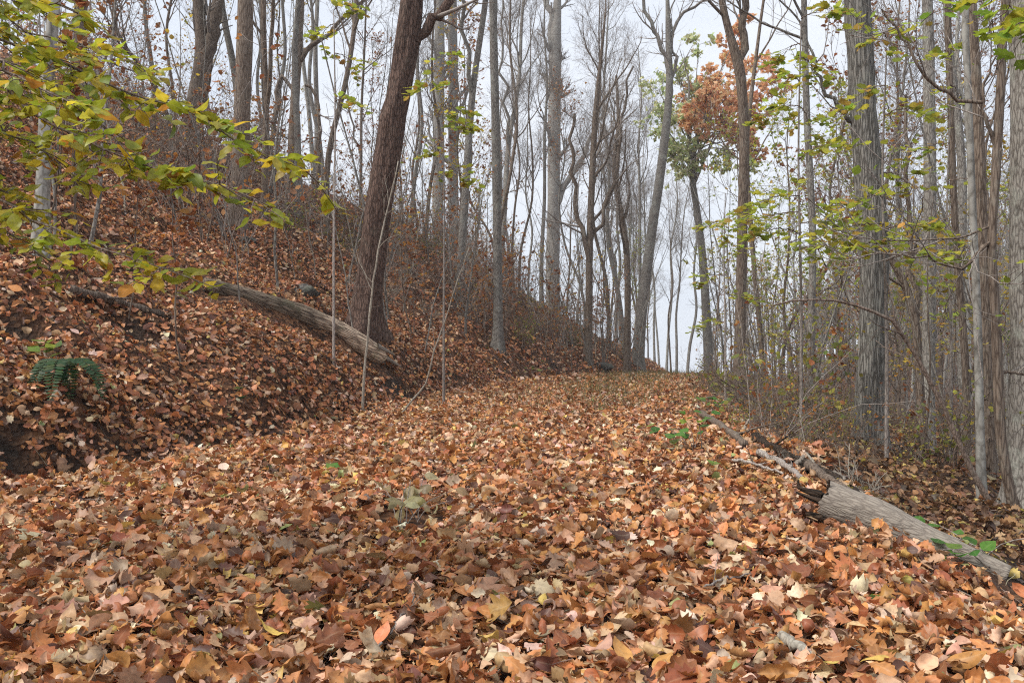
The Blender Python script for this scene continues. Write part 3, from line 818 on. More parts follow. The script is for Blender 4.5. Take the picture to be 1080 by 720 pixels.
t_ = proto_tree(120, 5.2, .04, 'bark_brown', (16, .12, 1.6, .9), [(6, .2, .8, .7, 5, .5, .05, .16, .005, 4)], None, pal([(.55, .3, .05), (.6, .42, .06), (.5, .22, .05), (.42, .36, .06)], [.3, .35, .15, .2]), .1, 4)
g_ = gpt(948, 21); t_.location = g_; t_['label'] = "small golden leaved tree just right of the furrowed trunk"
print("trees", cnt)

# ------------------------------------------------------------------ thin damp air
mh, nth, NH, LH = mat("haze_air")
pv = NH("ShaderNodeVolumePrincipled"); pv.inputs['Color'].default_value = (.93, .95, .98, 1); pv.inputs['Density'].default_value = .0008; pv.inputs['Anisotropy'].default_value = 0.0
oh = NH("ShaderNodeOutputMaterial"); LH(pv.outputs['Volume'], oh.inputs['Volume'])
mb = MB()
hx0, hx1, hy0, hy1, hz0, hz1 = gx[0] - 2, gx[-1] + 2, gy[0] - 2, gy[-1] + 2, float(GZ.min()) - 1, float(GZ.max()) + 32
mb.add([(x, y, z) for z in (hz0, hz1) for y in (hy0, hy1) for x in (hx0, hx1)], [(0, 2, 3, 1), (4, 5, 7, 6), (0, 1, 5, 4), (2, 6, 7, 3), (0, 4, 6, 2), (1, 3, 7, 5)])
print("haze", hz0, hz1)
tag(mb.build("haze", mh, smooth=False), kind="stuff")
# ------------------------------------------------------------------ the far wood seen as one mass
mb = MB()
r = np.random.default_rng(78)
fw = []
for k in range(300):
    d = r.uniform(70, 150); px = r.uniform(745, 1180) if k % 2 else r.uniform(850, 1180)
    X = (px - 540) / F * d
    fw.append((X, d, r.uniform(9, 17)))
for k in range(40):
    d = r.uniform(66, 110); px = r.uniform(-80, 640)
    fw.append(((px - 540) / F * d, d, r.uniform(8, 15)))
for X, Y, H in fw:
    z0 = float(h(X, Y)) - .5
    n = 5
    P = np.stack([X + np.cumsum(r.normal(0, .25, n)), Y + np.cumsum(r.normal(0, .25, n)), z0 + np.linspace(0, H, n)], -1)
    Rr = np.linspace(.17, .04, n) * r.uniform(.6, 1.2)
    g = r.uniform(.7, 1.15)
    mb.tubes(P, Rr, 5, None, 0)
    P1, R1 = children(P[None], Rr[None], 16, .3, 1, 3.2, .7, r, 5, .5, .08, .15, .02)
    mb.tubes(P1, R1, 3)
    P2, R2 = children(P1, R1, 7, .2, 1, 1.5, .7, r, 4, .5, .08, .2, .012)
    mb.tubes(P2, R2, 3)
    if r.uniform() < .6:
        nl = 160
        ii = r.integers(0, len(P2), nl); pp = P2[ii, r.integers(1, 4, nl)]
        leaves(mb, pp, r.normal(0, 1, (nl, 3)), r.normal(0, 1, (nl, 3)), r.uniform(.15, .3, nl), (RUSSET if r.uniform() < .7 else YELLOW)(nl, r), 0, None, (1, 1), .5, 1, r)
tag(mb.build("far_woods", [M['bark_grey'], M['far_leaf']]), "distant bare wood massed on the far slopes behind the nearer trees", "wood", None, "stuff")

# ------------------------------------------------------------------ saplings and shrubs
def proto_sapling(seed, H, r0, mat_, nb, leaf=None, leafper=0, leafsz=.08, lean=.12, bl=.8, twigm='twig'):
    r = np.random.default_rng(seed)
    t = thing("sapling", (0, 0, 0), "", "sapling")
    n = 8
    d = np.array([r.normal(0, lean), r.normal(0, lean), 1.0])
    P = np.stack([d * k * H / (n - 1) for k in range(n)]); P[1:, :2] += np.cumsum(r.normal(0, .03 * H / 3, (n - 1, 2)), 0)
    P = np.vstack([[0, 0, -.2], P])
    rad = np.append(r0, np.linspace(r0, r0 * .25, n))
    mb = MB(); mb.tubes(P, rad, 6); mb.build("stem", M[mat_], t)
    mc = MB()
    P1, R1 = children(P[None], rad[None], nb, .25, 1, bl, .75, r, 6, .5, .08, .16, .0042)
    mc.tubes(P1, R1, 4)
    twig_crown(mc, P1, R1, r, [(4, .2, bl * .45, .65, 4,   .6, .05, .2, .0032, 3)], leaf, leafsz, leafper, 1, 0, 1, .4, .5)
    mc.build("crown", [M[twigm], M['far_leaf']], t)
    return t

def proto_shrub(seed, H, ns, leaf=None, leafper=0, leafsz=.06, spread=.5, mat_='twig_dark'):
    r = np.random.default_rng(seed)
    t = thing("shrub", (0, 0, 0), "", "shrub")
    P0 = np.stack([np.zeros(2), np.zeros(2), np.array([-.15, .0])], -1)
    n = 7; paths = []
    for k in range(ns):
        d = np.array([r.normal(0, spread), r.normal(0, spread), 1.0]); d /= np.linalg.norm(d)
        p = np.array([r.normal(0, .12), r.normal(0, .12), -.1]); pts = [p]; L_ = H * r.uniform(.5, 1.1)
        for s in range(n - 1):
            p = p + d * L_ / (n - 1); pts.append(p); d = d + r.normal(0, .14, 3) + np.array([0, 0, -.06]); d /= np.linalg.norm(d)
        paths.append(pts)
    P = np.array(paths); rad = np.linspace(.009, .004, n)[None] * r.uniform(.7, 1.3, (ns, 1))
    mb = MB(); mb.tubes(P, rad, 4); mb.build("stems", M[mat_], t)
    mc = MB()
    P1, R1 = children(P, rad, 8, .2, 1, H * .34, .7, r, 5, .6, .04, .2, .0036)
    mc.tubes(P1, R1, 3)
    twig_crown(mc, P1, R1, r, [(3, .2, H * .16, .7, 4, .7, .02, .25, .003, 3)], leaf, leafsz, leafper, 1, 0, 1, .4, .6)
    mc.build("crown", [M[mat_], M['far_leaf']], t)
    return t

saps = [
    (proto_sapling(201, 3.6, .015, 'twig_pale', 6, None, 0), "thin pale leafless sapling"),
    (proto_sapling(202, 5.0, .022, 'bark_grey', 9, RUSSET, 1, .09), "slim sapling with a few brown leaves"),
    (proto_sapling(203, 2.6, .013, 'bark_grey', 6, None, 0, lean=.2), "short bent leafless sapling"),
    (proto_sapling(204, 4.4, .019, 'bark_brown', 11, YELLOW, 1, .08), "slim sapling with a few yellow leaves"),
    (proto_sapling(205, 6.5, .028, 'bark_grey', 16, None, 0, bl=1.3), "tall thin grey sapling"),
    (proto_sapling(206, 3.2, .015, 'bark_brown', 12, RUSSET, 3, .1, bl=.6), "sapling holding clusters of rust coloured leaves"),
]
shrubs = [
    (proto_shrub(301, 2.6, 8, None, 0, spread=.3), "leafless grey brown shrub"),
    (proto_shrub(302, 2.6, 7, RUSSET, .8, .1, spread=.3, mat_='twig'), "twiggy shrub with a few brown leaves"),
    (proto_shrub(303, 1.2, 8, OLIVE, 1, .06), "low shrub with small olive leaves"),
    (proto_shrub(304, 2.0, 7, YELLOW, .5, .07, spread=.4), "shrub with sparse yellow leaves"),
    (proto_shrub(305, 1.1, 12, None, 0, spread=.9, mat_='twig_pale'), "arching tangle of pale bramble canes"),
    (proto_shrub(306, 1.6, 11, RUSSET, .25, .07, spread=.6), "dense brown twiggy shrub"),
]
def fill2(lst, n, pxr, dr, region, weights, smin=.7, smax=1.2, uv=(.5, 60), side='u', rr=None):
    k = tries = 0
    while k < n and tries < 6000:
        tries += 1
        d = math.sqrt(rr.uniform(dr[0] ** 2, dr[1] ** 2)); px = rr.uniform(*pxr)
        X = (px - 540) / F * d
        u, v = uv_of(X, d); q = u if side == 'u' else v
        if q < uv[0] or q > uv[1]: continue
        w = np.array(weights, float); w /= w.sum()
        place(lst, int(rr.choice(len(lst), p=w)), X, d, region, rr.uniform(smin, smax), rr.uniform(0, 6.28), rr, .07)
        k += 1
r2 = np.random.default_rng(90)
fill2(saps, 56, (0, 380), (9, 28), "on the left bank around the fallen log", [3, 2, 3, 1, 2, 1.5], uv=(.8, 30), rr=r2)
fill2(saps, 100, (385, 665), (13, 38), "on the bank right of the reddish trunk", [3, 2, 3, 1.2, 3, 2], uv=(.5, 30), rr=r2)
fill2(saps, 70, (730, 1100), (9, 34), "below the right edge of the path", [2, 2, 2, 2, 3, 1.5], uv=(.4, 30), side='v', rr=r2)
fill2(saps, 40, (600, 800), (30, 46), "near the crest of the path", [2, 2, 2, 1, 3, 1], uv=(.1, 30), rr=r2)
fill2(shrubs, 60, (60, 420), (14, 36), "scattered over the left hillside", [2.5, 3, .3, .5, .6, 1], .8, 1.5, uv=(3, 30), rr=r2)
fill2(shrubs, 108, (385, 665), (13, 42), "crowded on the bank right of the reddish trunk", [2, 3.2, .8, .8, 1, 1.2], .7, 1.35, uv=(1.0, 22), rr=r2)
fill2(shrubs, 62, (740, 1100), (9.5, 34), "below the right edge of the path", [.8, 1.5, 2.5, 2.2, .8, 2], .4, .85, uv=(.5, 18), side='v', rr=r2)
fill2(shrubs, 44, (700, 900), (6.3, 24), "along the right edge of the path", [.4, 1, 1.2, .6, 2.2, 1.8], .3, .6, uv=(.1, 1.6), side='v', rr=r2)

for k_, px_, d_, s_ in ((2, 852, 11.5, 1.5), (3, 872, 12.2, .9), (2, 815, 13.0, 1.2), (3, 795, 16.0, .9), (2, 1000, 11.0, 1.1), (3, 1008, 13.0, .8), (2, 765, 20.0, 1.1), (3, 890, 10.4, .6)):
    X_ = (px_ - 540) / F * d_
    place(shrubs, k_, X_, d_, "below the right edge of the path", s_, px_, r2, .07)
for lst in (protos, saps, shrubs):
    for o_, _ in lst:
        if not o_.get('label'):
            for c_ in list(o_.children): bpy.data.objects.remove(c_)
            bpy.data.objects.remove(o_)
# ------------------------------------------------------------------ fallen logs
def log_bark_material():
    m = bark_material("old_mossy_log", (.16, .11, .08), (.56, .43, .31), 12, .12, .7, (.13, .13, .07), .35, .02)
    nt = m.node_tree; N = nt.nodes.new; Lk = nt.links.new
    p = [n for n in nt.nodes if n.type == 'BSDF_PRINCIPLED'][0]; src = p.inputs['Base Color'].links[0].from_socket
    tcn = N("ShaderNodeTexCoord"); sx = N("ShaderNodeSeparateXYZ"); Lk(tcn.outputs['Object'], sx.inputs[0])
    nz = N("ShaderNodeTexNoise"); nz.inputs['Scale'].default_value = 4; Lk(tcn.outputs['Object'], nz.inputs['Vector'])
    ad = N("ShaderNodeMath"); ad.operation = 'MULTIPLY_ADD'; ad.inputs[1].default_value = 1.2; Lk(nz.outputs['Fac'], ad.inputs[0]); Lk(sx.outputs['Z'], ad.inputs[2])
    mr = N("ShaderNodeMapRange"); mr.inputs['From Min'].default_value = .5; mr.inputs['From Max'].default_value = 1.5; mr.inputs['To Min'].default_value = .42; mr.inputs['To Max'].default_value = 1.35
    Lk(ad.outputs['Value'], mr.inputs['Value'])
    hs = N("ShaderNodeHueSaturation"); Lk(src, hs.inputs['Color']); Lk(mr.outputs['Result'], hs.inputs['Value']); Lk(hs.outputs['Color'], p.inputs['Base Color'])
    return m     # bark still on the far half, bare wood towards the broken end

def log_mesh(pts, rads, bark, label, seed, sides=28, n=60, jag=.12, hollow=True, rough=.12, name="fallen_log", endmat='rot', twist=0):
    r = np.random.default_rng(seed)
    q = catmull(np.hstack([np.asarray(pts), np.asarray(rads)[:, None]]), n)
    base = q[n // 2, :3].copy()
    P = q[:, :3] - base; Rr = q[:, 3]
    zx = P[0] - P[-1]; zx /= np.linalg.norm(zx); xx = np.cross([0, 0, 1.0], zx); xx /= np.linalg.norm(xx); yx = np.cross(zx, xx)
    rot = np.stack([xx, yx, zx], 1)
    P = P @ rot
    t = thing(name, tuple(base), label, "log")
    t.rotation_euler = Matrix(rot.tolist()).to_euler()
    th = np.linspace(0, 2 * np.pi, sides, endpoint=False)
    s = np.linspace(0, 1, n)
    rg = 1 + rough * (vnoise(np.cos(th)[None] * 1.6 + 5 + s[:, None] * 9, np.sin(th)[None] * 1.6 + s[:, None] * 7, seed) + .7 * vnoise(th[None] * 4 + 0 * s[:, None], s[:, None] * 6, seed + 1))
    rad = Rr[:, None] * rg
    mb = MB(); mb.tubes(P[None], rad[None], sides)
    # jagged broken start: push the first rings back and forth along the log
    V = mb.v[0].reshape(n, sides, 3)
    ax = (P[0] - P[3]); ax /= np.linalg.norm(ax)
    jg = vnoise(th * 2.2, th * 0, seed + 4) + .6 * vnoise(th * 5, th * 0 + 3, seed + 5)
    jg = (jg + r.normal(0, .12, sides)) * jag
    for k in range(4):
        V[k] += ax[None] * (jg * (1 - k / 4))[:, None]
    mb.v[0] = V.reshape(-1, 3)
    e = (n - 1) * sides
    mb.add(P[-1:] + 0, None, None)
    mb.t.append((np.stack([np.full(sides, n * sides), e + np.arange(sides), e + (np.arange(sides) + 1) % sides], -1), 0))
    body = mb.build("wood", bark, t)
    # inside of the broken end
    mi = MB()
    inner = np.stack([V[0] - ax * .002, V[0] * .86 + P[0] * .14 - ax * .02, V[0] * .62 + P[0] * .38 - ax * (.16 if hollow else .03), V[0] * .2 + P[0] * .8 - ax * (.3 if hollow else .02)], 0)
    inner[1:] += r.normal(0, .012, inner[1:].shape)
    mi.add(inner.reshape(-1, 3))
    i = np.arange(3)[:, None] * sides; j = np.arange(sides)[None]
    mi.q.append((np.stack([i + j, i + (j + 1) % sides, i + sides + (j + 1) % sides, i + sides + j], -1).reshape(-1, 4), 0))
    mi.add(inner[3].mean(0)[None]); mi.t.append((np.stack([np.full(sides, 4 * sides), 3 * sides + np.arange(sides), 3 * sides + (np.arange(sides) + 1) % sides], -1), 0))
    mi.build("broken_end", M[endmat], t, smooth=False)
    return t, base, P, Rr

def on_ground(px, d, lift): 
    g = gpt(px, d); g[2] += lift; return g

# right log: its hollow end on the path edge, the rest sloping down off it
a = gpt(870, 5.1); a[2] += .15
b = at(1062, 608, 4.6)
mid = a * .45 + b * .55 + np.array([0, 0, .01])
print("log B", a, b, h(b[0], b[1]))
lb, base, P, Rr = log_mesh([a, a * .7 + b * .3 + np.array([0, 0, .02]), mid, b], [.122, .112, .092, .066], M['log_pale'],
    "bare grey weathered log with a dark hollow end along the right edge of the path", 51, jag=.07, rough=.07)
mb = MB()
r = np.random.default_rng(52)
for k in range(9):
    s0 = P[0] + r.normal(0, .05, 3); d = P[0] - P[6]; d /= np.linalg.norm(d)
    q = catmull([s0 - d * .08, s0 + d * r.uniform(.02, .06) + r.normal(0, .012, 3), s0 + d * r.uniform(.07, .15) + r.normal(0, .03, 3) + np.array([0, 0, 0])], 6)
    mb.tubes(q, np.linspace(.028, .006, 6), 5)
mb.build("splinters", M['rot'], lb)

# upper left log
A = hit(405, 386) ; B = hit(225, 312)
a = on_ground(401, A, .13); b = on_ground(215, B, .1)
print("log A", A, B, a, b)
m1 = on_ground(340, A * .62 + B * .38, .15); m2 = on_ground(280, A * .3 + B * .7, .1)
lin = lambda f: a + (b - a) * f
m1 = lin(.35) * .5 + m1 * .5; m2 = lin(.68) * .5 + m2 * .5
la, base, P, Rr = log_mesh([a, m1, m2, b], [.175, .175, .155, .12], log_bark_material(),
    "long mossy log lying down the left bank with its broken end before the reddish trunk", 53, jag=.07, hollow=False, rough=.1, endmat='log_pale')
mb = MB(); r = np.random.default_rng(54)
ax = P[0] - P[6]; ax /= np.linalg.norm(ax)
for k in range(5):
    o0 = r.normal(0, .09, 3); q = catmull([P[2] + o0, P[0] + o0 * 1.1 + ax * .1, P[0] + o0 * 1.2 + ax * r.uniform(.15, .4)], 6)
    mb.tubes(q, np.linspace(.06, .015, 6), 6)
mb.build("splinters", M['log_pale'], la)

def stick(name, label, pts, r0, r1, m, seed, side=3, cat="branch"):
    r = np.random.default_rng(seed)
    pts = np.asarray(pts, float)
    base = pts[0].copy()
    t = thing(name, tuple(base), label, cat)
    q = catmull(pts - base, 18); q[1:-1] += r.normal(0, .006, q[1:-1].shape)
    mb = MB(); mb.tubes(q, np.linspace(r0, r1, 18) * r.uniform(.85, 1.15, 18), 8, cap=True)
    if side:
        P1, R1 = children(q[None], np.linspace(r0, r1, 18)[None], side, .3, .95, np.linalg.norm(q[-1] - q[0]) * .25, .7, r, 6, .5, .02, .15, .002)
        mc = mb; mc.tubes(P1, R1, 5); P2, R2 = children(P1, R1, 2, .3, .9, np.linalg.norm(q[-1] - q[0]) * .1, .7, r, 4, .6, .02, .2, .0016); mc.tubes(P2, R2, 4)
    mb.build("stem", M[m], t)
    return t
def gs(px, py, lift=.03): 
    d = hit(px, py); return on_ground(px, d, lift)

stick("fallen_branch", "thin dark fallen branch on the left bank below the yellow green leaves", [gs(72, 312, .06), gs(120, 324, .07), gs(180, 338, .05)], .06, .035, 'bark_brown', 61, 2)
dq = hit(384, 437)
stick("sapling", "straight pale sapling standing in front of the log end", [at(383, 440, dq), at(384, 400, dq), at(390, 330, dq), at(398, 270, dq), at(410, 215, dq), at(420, 170, dq)], .022, .008, 'twig_pale', 62, 8, "sapling")
dq = hit(418, 441)
stick("sapling", "pale thin stem leaning right from the foot of the bank below the log", [at(418, 441, dq), at(448, 405, dq), at(458, 370, dq), at(480, 305, dq), at(495, 260, dq)], .016, .005, 'twig_pale', 63, 8, "sapling")
dq = 8.3
stick("dead_sapling", "long dead stem arching left over the slope from the right edge", [at(1058, 548, dq), at(1035, 515, dq), at(1000, 440, dq), at(968, 378, dq), at(943, 340, dq), at(922, 330, dq), at(890, 320, dq), at(862, 316, dq), at(815, 322, dq)], .032, .008, 'twig_dark', 64, 5)
# brush heap where the right log begins
heap = [
    ([(800, 488), (825, 500), (845, 517)], .03, .02, 'twig', "dark rotting branch lying above the hollow log end"),
    ([(828, 500), (842, 487), (848, 480)], .028, .015, 'log_pale', "short pale broken branch stub sticking up in the brush heap"),
    ([(780, 462), (786, 450), (790, 442)], .022, .01, 'twig_pale', "pale forked stub poking up beside the green plants"),
    ([(740, 442), (762, 458), (785, 478)], .05, .035, 'bark_brown', "old grey branch half buried beside the green plants"),
    ([(850, 500), (880, 523), (915, 548)], .04, .03, 'bark_brown', "dark branch lying just behind the hollow log"),
    ([(880, 510), (905, 530), (920, 545)], .02, .012, 'log_pale', "thin pale branch behind the hollow log"),
    ([(838, 498), (872, 514), (905, 540)], .06, .045, 'rot', "thick rotten dark branch lying right behind the hollow log end"),
    ([(795, 470), (822, 486), (850, 500)], .045, .03, 'rot', "half rotten dark limb running into the brush heap"),
    ([(770, 495), (800, 503), (826, 512)], .014, .008, 'twig', "thin grey stick at the leaf edge before the brush heap"),
    ([(862, 505), (852, 490), (846, 474)], .012, .006, 'twig_pale', "thin pale stick leaning up out of the brush heap"),
    ([(745, 425), (790, 414), (812, 410)], .03, .015, 'bark_brown', "dark stick lying level behind the green plants"),
]
for k, (p, r0, r1, m, lb_) in enumerate(heap):
    pts = [gs(x, y, .09) for x, y in p]
    if k in (1, 2):
        d0 = hit(*p[0]); pts = [at(x, y, d0) for x, y in p]
    stick("fallen_branch", lb_, pts, r0, r1, m, 70 + k, 2)
stick("fallen_stick", "pale stick lying on the leaves at the bottom right corner", [gs(822, 690, .06), gs(842, 702, .07), gs(866, 713, .04)], .02, .014, 'twig_pale', 80, 0, "stick")
stick("fallen_stick", "crooked thin twig on the leaves left of the pale stick", [gs(725, 645, .07), gs(770, 628, .08), gs(805, 617, .05)], .006, .004, 'twig', 81, 2, "stick")
stick("fallen_stick", "dark thin twig among the leaves at the bottom left of the path", [gs(395, 705, .06), gs(425, 672, .09), gs(440, 640, .07)], .005, .003, 'twig', 82, 2, "stick")

# ------------------------------------------------------------------ rocks
def rock(label, px, py, w, hgt, seed):
    r = np.random.default_rng(seed)
    d = hit(px, py); g = on_ground(px, d, 0)
    s = w * d / F
    th = np.linspace(0, 2 * np.pi, 20, endpoint=False); ph = np.linspace(-np.pi / 2, np.pi / 2, 12)
    D = np.stack([np.cos(ph)[:, None] * np.cos(th)[None], np.cos(ph)[:, None] * np.sin(th)[None], np.sin(ph)[:, None] + 0 * th[None]], -1)
    for k in range(10):      # facets
        n_ = r.normal(0, 1, 3); n_ /= np.linalg.norm(n_); c = r.uniform(.4, .75)
        dp = (D * n_).sum(-1, keepdims=True); D = np.where(dp > c, D - n_ * (dp - c), D)
    D = D * (1 + .12 * vnoise(D[..., 0] * 3 + 7, D[..., 1] * 3 + D[..., 2] * 3, seed))[..., None]
    mb = MB(); V = D * np.array([s * .6, s * .4, hgt * d / F / 2 * .95])
    i = np.arange(11)[:, None] * 20; j = np.arange(20)[None]
    mb.add(V, np.stack([i + j, i + (j + 1) % 20, i + 20 + (j + 1) % 20, i + 20 + j], -1))
    o = mb.build("rock", M['rock']); o.location = g; o.rotation_euler = (0, 0, r.uniform(-.4, .4))
    tag(o, label, "rock")
rock("dark lichened rock above the log on the left bank", 322, 308, 30, 26, 91)
rock("small dark rock at the bank foot near the slim kinked trunk", 636, 388, 22, 12, 92)
rock("grey mossy stone behind the middle of the hollow log", 946, 560, 26, 18, 93)
rock("low stone showing through leaves left of the log end", 262, 255, 22, 14, 94)

# ------------------------------------------------------------------ the overhanging beech branch at upper left
def leafy_branches(name, label, cat, trunk, polys, leafcol, leafsz, twig_len, twig_per, leaf_per_twig, seed, r0=.012, trunk_r=(.05, .02), lod=3, kinds=None, bark='twig', hang=.5, curl=(.9, .7), tip=.35):
    r = np.random.default_rng(seed)
    trunk = np.asarray(trunk, float); base = trunk[0].copy(); base[2] += .2
    t = thing(name, tuple(base), label, cat)
    mb = MB(); q = catmull(trunk - base, 24); mb.tubes(q, np.linspace(trunk_r[0], trunk_r[1], 24), 12); mb.build("trunk", M[bark], t)
    for poly in polys:
        P = catmull(np.asarray(poly) - base, 26); P[1:-1] += r.normal(0, .006, P[1:-1].shape)
        L_ = np.linalg.norm(np.diff(P, axis=0), axis=1).sum()
        rad = np.linspace(r0, .0018, 26)
        mbr = MB(); mbr.tubes(P, rad, 6)
        T = np.gradient(P, axis=0); T /= np.linalg.norm(T, axis=1, keepdims=True)
        nt_ = max(3, int(twig_per * L_))
        fr = np.linspace(.12, .97, nt_) + r.uniform(-.01, .01, nt_)
        tw, lp, ld, ln, ls = [], [], [], [], []
        for k, f in enumerate(fr):
            i0 = min(int(f * 25), 24); p0 = P[i0]; t0 = T[i0]
            side = np.cross(t0, [0, 0, 1.0]); side /= np.linalg.norm(side) + 1e-9
            sg = 1 if k % 2 else -1
            d = t0 * r.uniform(.5, 1.0) + side * sg * r.uniform(.5, 1.0) + np.array([0, 0, r.normal(-.05, .18)]); d /= np.linalg.norm(d)
            tl = twig_len * r.uniform(.45, 1.2) * (1.1 - .5 * f); m = 7; pts = [p0]
            for s in range(m - 1):
                d = d + r.normal(0, .1, 3) + np.array([0, 0, -.03]); d /= np.linalg.norm(d); pts.append(pts[-1] + d * tl / (m - 1))
            pts = np.array(pts); tw.append(pts)
            nl = max(2, int(round(leaf_per_twig * r.uniform(.6, 1.3))))
            for q_ in range(nl):
                ff = .2 + .8 * (q_ + 1) / nl; ii = min(int(ff * (m - 1)), m - 2)
                tt = pts[ii + 1] - pts[ii]; tt /= np.linalg.norm(tt) + 1e-9
                sd = np.cross(tt, [0, 0, 1.0]); sd /= np.linalg.norm(sd) + 1e-9
                s2 = (1 if q_ % 2 else -1) * (0.15 if q_ == nl - 1 else 1)
                ld.append(tt * r.uniform(.6, 1) + sd * s2 * r.uniform(.5, 1.0) + np.array([0, 0, -hang * r.uniform(.1, 1.9)]))
                nv = np.array([r.normal(0, tip), r.normal(-.3 * (tip > .5), tip), 1.0]); ln.append(nv)
                lp.append(pts[0] + (pts[-1] - pts[0]) * ff if False else pts[ii] + (pts[ii + 1] - pts[ii]) * (ff * (m - 1) - ii)); ls.append(leafsz * np.clip(r.normal(1, .22), .5, 1.5))
        tw = np.array(tw); mbr.tubes(tw, np.tile(np.linspace(.0028, .0013, 7), (len(tw), 1)), 4)
        br = mbr.build("branch", M['twig_dark'], t)
        ml = MB(); K = len(lp)
        leaves(ml, np.array(lp), np.array(ln), np.array(ld), np.array(ls), leafcol(K, r), lod, np.full(K, kinds) if kinds is not None else None, curl, 0.0, 0, r)
        ml.build("leaves", M['green'], br)
    return t

BEECHY = pal([(.34, .36, .035), (.43, .4, .04), (.2, .26, .03), (.58, .46, .04), (.46, .22, .04), (.3, .34, .03)], [.27, .24, .13, .17, .04, .15], .13)
tx, ty = -4.3, 3.9
tz = float(h(tx, ty))
trk = [(tx, ty, tz - .2), (tx + .05, ty, tz + 1.2), (tx + .15, ty - .05, 2.2), (tx + .3, ty - .1, 3.4), (tx + .35, ty, 4.6)]
def tp(z): return np.array([np.interp(z, [p[2] for p in trk], [p[0] for p in trk]), np.interp(z, [p[2] for p in trk], [p[1] for p in trk]), z])
bps = [
    [tp(2.3), at(-70, 10, 3.8), at(0, 42, 3.7), at(60, 62, 3.6), at(110, 88, 3.5), at(160, 104, 3.4), at(215, 126, 3.35), at(265, 158, 3.3), at(325, 178, 3.25), at(345, 200, 3.2)],
    [tp(2.0), at(-60, 80, 3.7), at(20, 108, 3.5), at(80, 145, 3.35), at(140, 172, 3.2), at(205, 188, 3.1), at(255, 205, 3.05), at(300, 232, 3.0)],
    [tp(1.6), at(-60, 190, 3.7), at(0, 212, 3.5), at(60, 245, 3.35), at(120, 265, 3.25), at(180, 285, 3.2), at(232, 305, 3.15)],
    [tp(2.7), at(-60, -30, 3.6), at(10, 0, 3.4), at(60, 8, 3.35), at(105, 20, 3.3)],
    [tp(2.2), at(-50, 60, 3.3), at(10, 78, 3.1), at(60, 100, 3.0), at(105, 135, 2.95), at(140, 168, 2.9)],
    [tp(2.4), at(-60, -5, 4.3), at(20, 30, 4.3), at(80, 48, 4.3), at(130, 60, 4.3), at(170, 88, 4.3)],
    [tp(1.7), at(-60, 215, 4.2), at(0, 240, 4.2), at(35, 262, 4.2), at(65, 290, 4.2)],
    [tp(2.0), at(-60, 120, 4.0), at(10, 140, 3.9), at(60, 170, 3.8), at(90, 205, 3.8)],
]
leafy_branches("beech_tree", "young tree at the left edge with yellow green leafy branches hanging into view", "tree", trk, bps, BEECHY, .07, .3, 24, 6.2, 401, kinds=2, hang=.7, tip=.55)

# right-hand maple saplings with tiered sprays
def maple(label, px, d, H, tiers, seed, leafsz=.1, lean=0, twl=.45):
    g = gpt(px, d); r = np.random.default_rng(seed)
    trunk = [g + np.array([0, 0, -.2]), g + np.array([lean * .3, 0, H * .35]), g + np.array([lean * .7, .1, H * .7]), g + np.array([lean, 0, H])]
    T_ = np.array(trunk); polys = []
    for (py, dx, dy, dep) in tiers:
        z = CAMZ + (376 - py) / F * d
        p0 = np.array([np.interp(z, T_[:, 2], T_[:, 0]), np.interp(z, T_[:, 2], T_[:, 1]), z])
        e = np.array([dx * d / F, dep, -dy * d / F])
        polys.append([p0, p0 + e * .35 + np.array([0, 0, .06]), p0 + e * .7 + np.array([0, 0, .05]), p0 + e])
    leafy_branches("maple_sapling", label, "sapling", trunk, polys, MAPLE, leafsz, twl, 13, 6, seed, .008, (.024, .008), 2, 1, 'twig', .15, (.5, .5))
maple("slim maple sapling with tiers of yellow green leaves left of the furrowed trunk", 845, 10.8, 5.6,
      [(20, 32, 10, -.6), (45, -12, 8, .5), (60, 30, 10, .4), (85, -30, 15, -.5), (110, 30, 15, .6), (110, -34, 8, .3), (165, 25, 0, -.7), (205, -68, 22, -.4), (222, -72, 18, .5), (235, 60, 10, -.6), (245, -60, 5, -.3), (262, 45, 0, .6)], 411)
maple("slim maple sapling spreading yellow green leaves across the furrowed trunk", 935, 9.4, 4.6,
      [(40, -26, 20, -.5), (90, -26, 10, .3), (120, 22, 10, -.4), (205, -60, 24, -.5), (235, -85, 22, -.3), (240, 60, 8, -.2), (262, -50, 6, -.6), (275, 50, -5, -.4), (180, 45, 12, .3)], 412)
maple("slim maple sapling with yellow leaves just right of the upper reddish trunk", 468, 14.0, 4.6,
      [(95, -22, 8, -.5), (110, 25, 12, .4), (135, 30, 6, -.4), (150, -20, 10, .3), (175, 22, 10, .5), (60, 12, 12, -.3)], 414, .11)
maple("slim maple sapling with sparse yellow leaves left of the upper reddish trunk", 352, 13.0, 5.4,
      [(10, 25, 10, -.4), (25, -20, 10, .3), (55, 22, 10, .4), (105, 26, 8, -.3)], 415, .1)
maple("slim maple sapling with yellow green tiers right of the dark crooked trunk", 1003, 12.0, 5.2,
      [(60, -30, 10, -.5), (90, 25, 10, .4), (150, -28, 8, .5), (190, 30, 10, -.4), (230, -32, 8, .3), (300, -25, 5, -.3), (330, 25, 8, .3)], 416, .1)
maple("low maple sapling with yellow green tiers left of the trunk with the Y fork", 765, 16.0, 4.0,
      [(235, -25, 8, -.5), (255, 25, 8, .5), (290, -25, 5, .4), (310, 25, 8, -.4), (340, -20, 5, .3)], 417, .1)
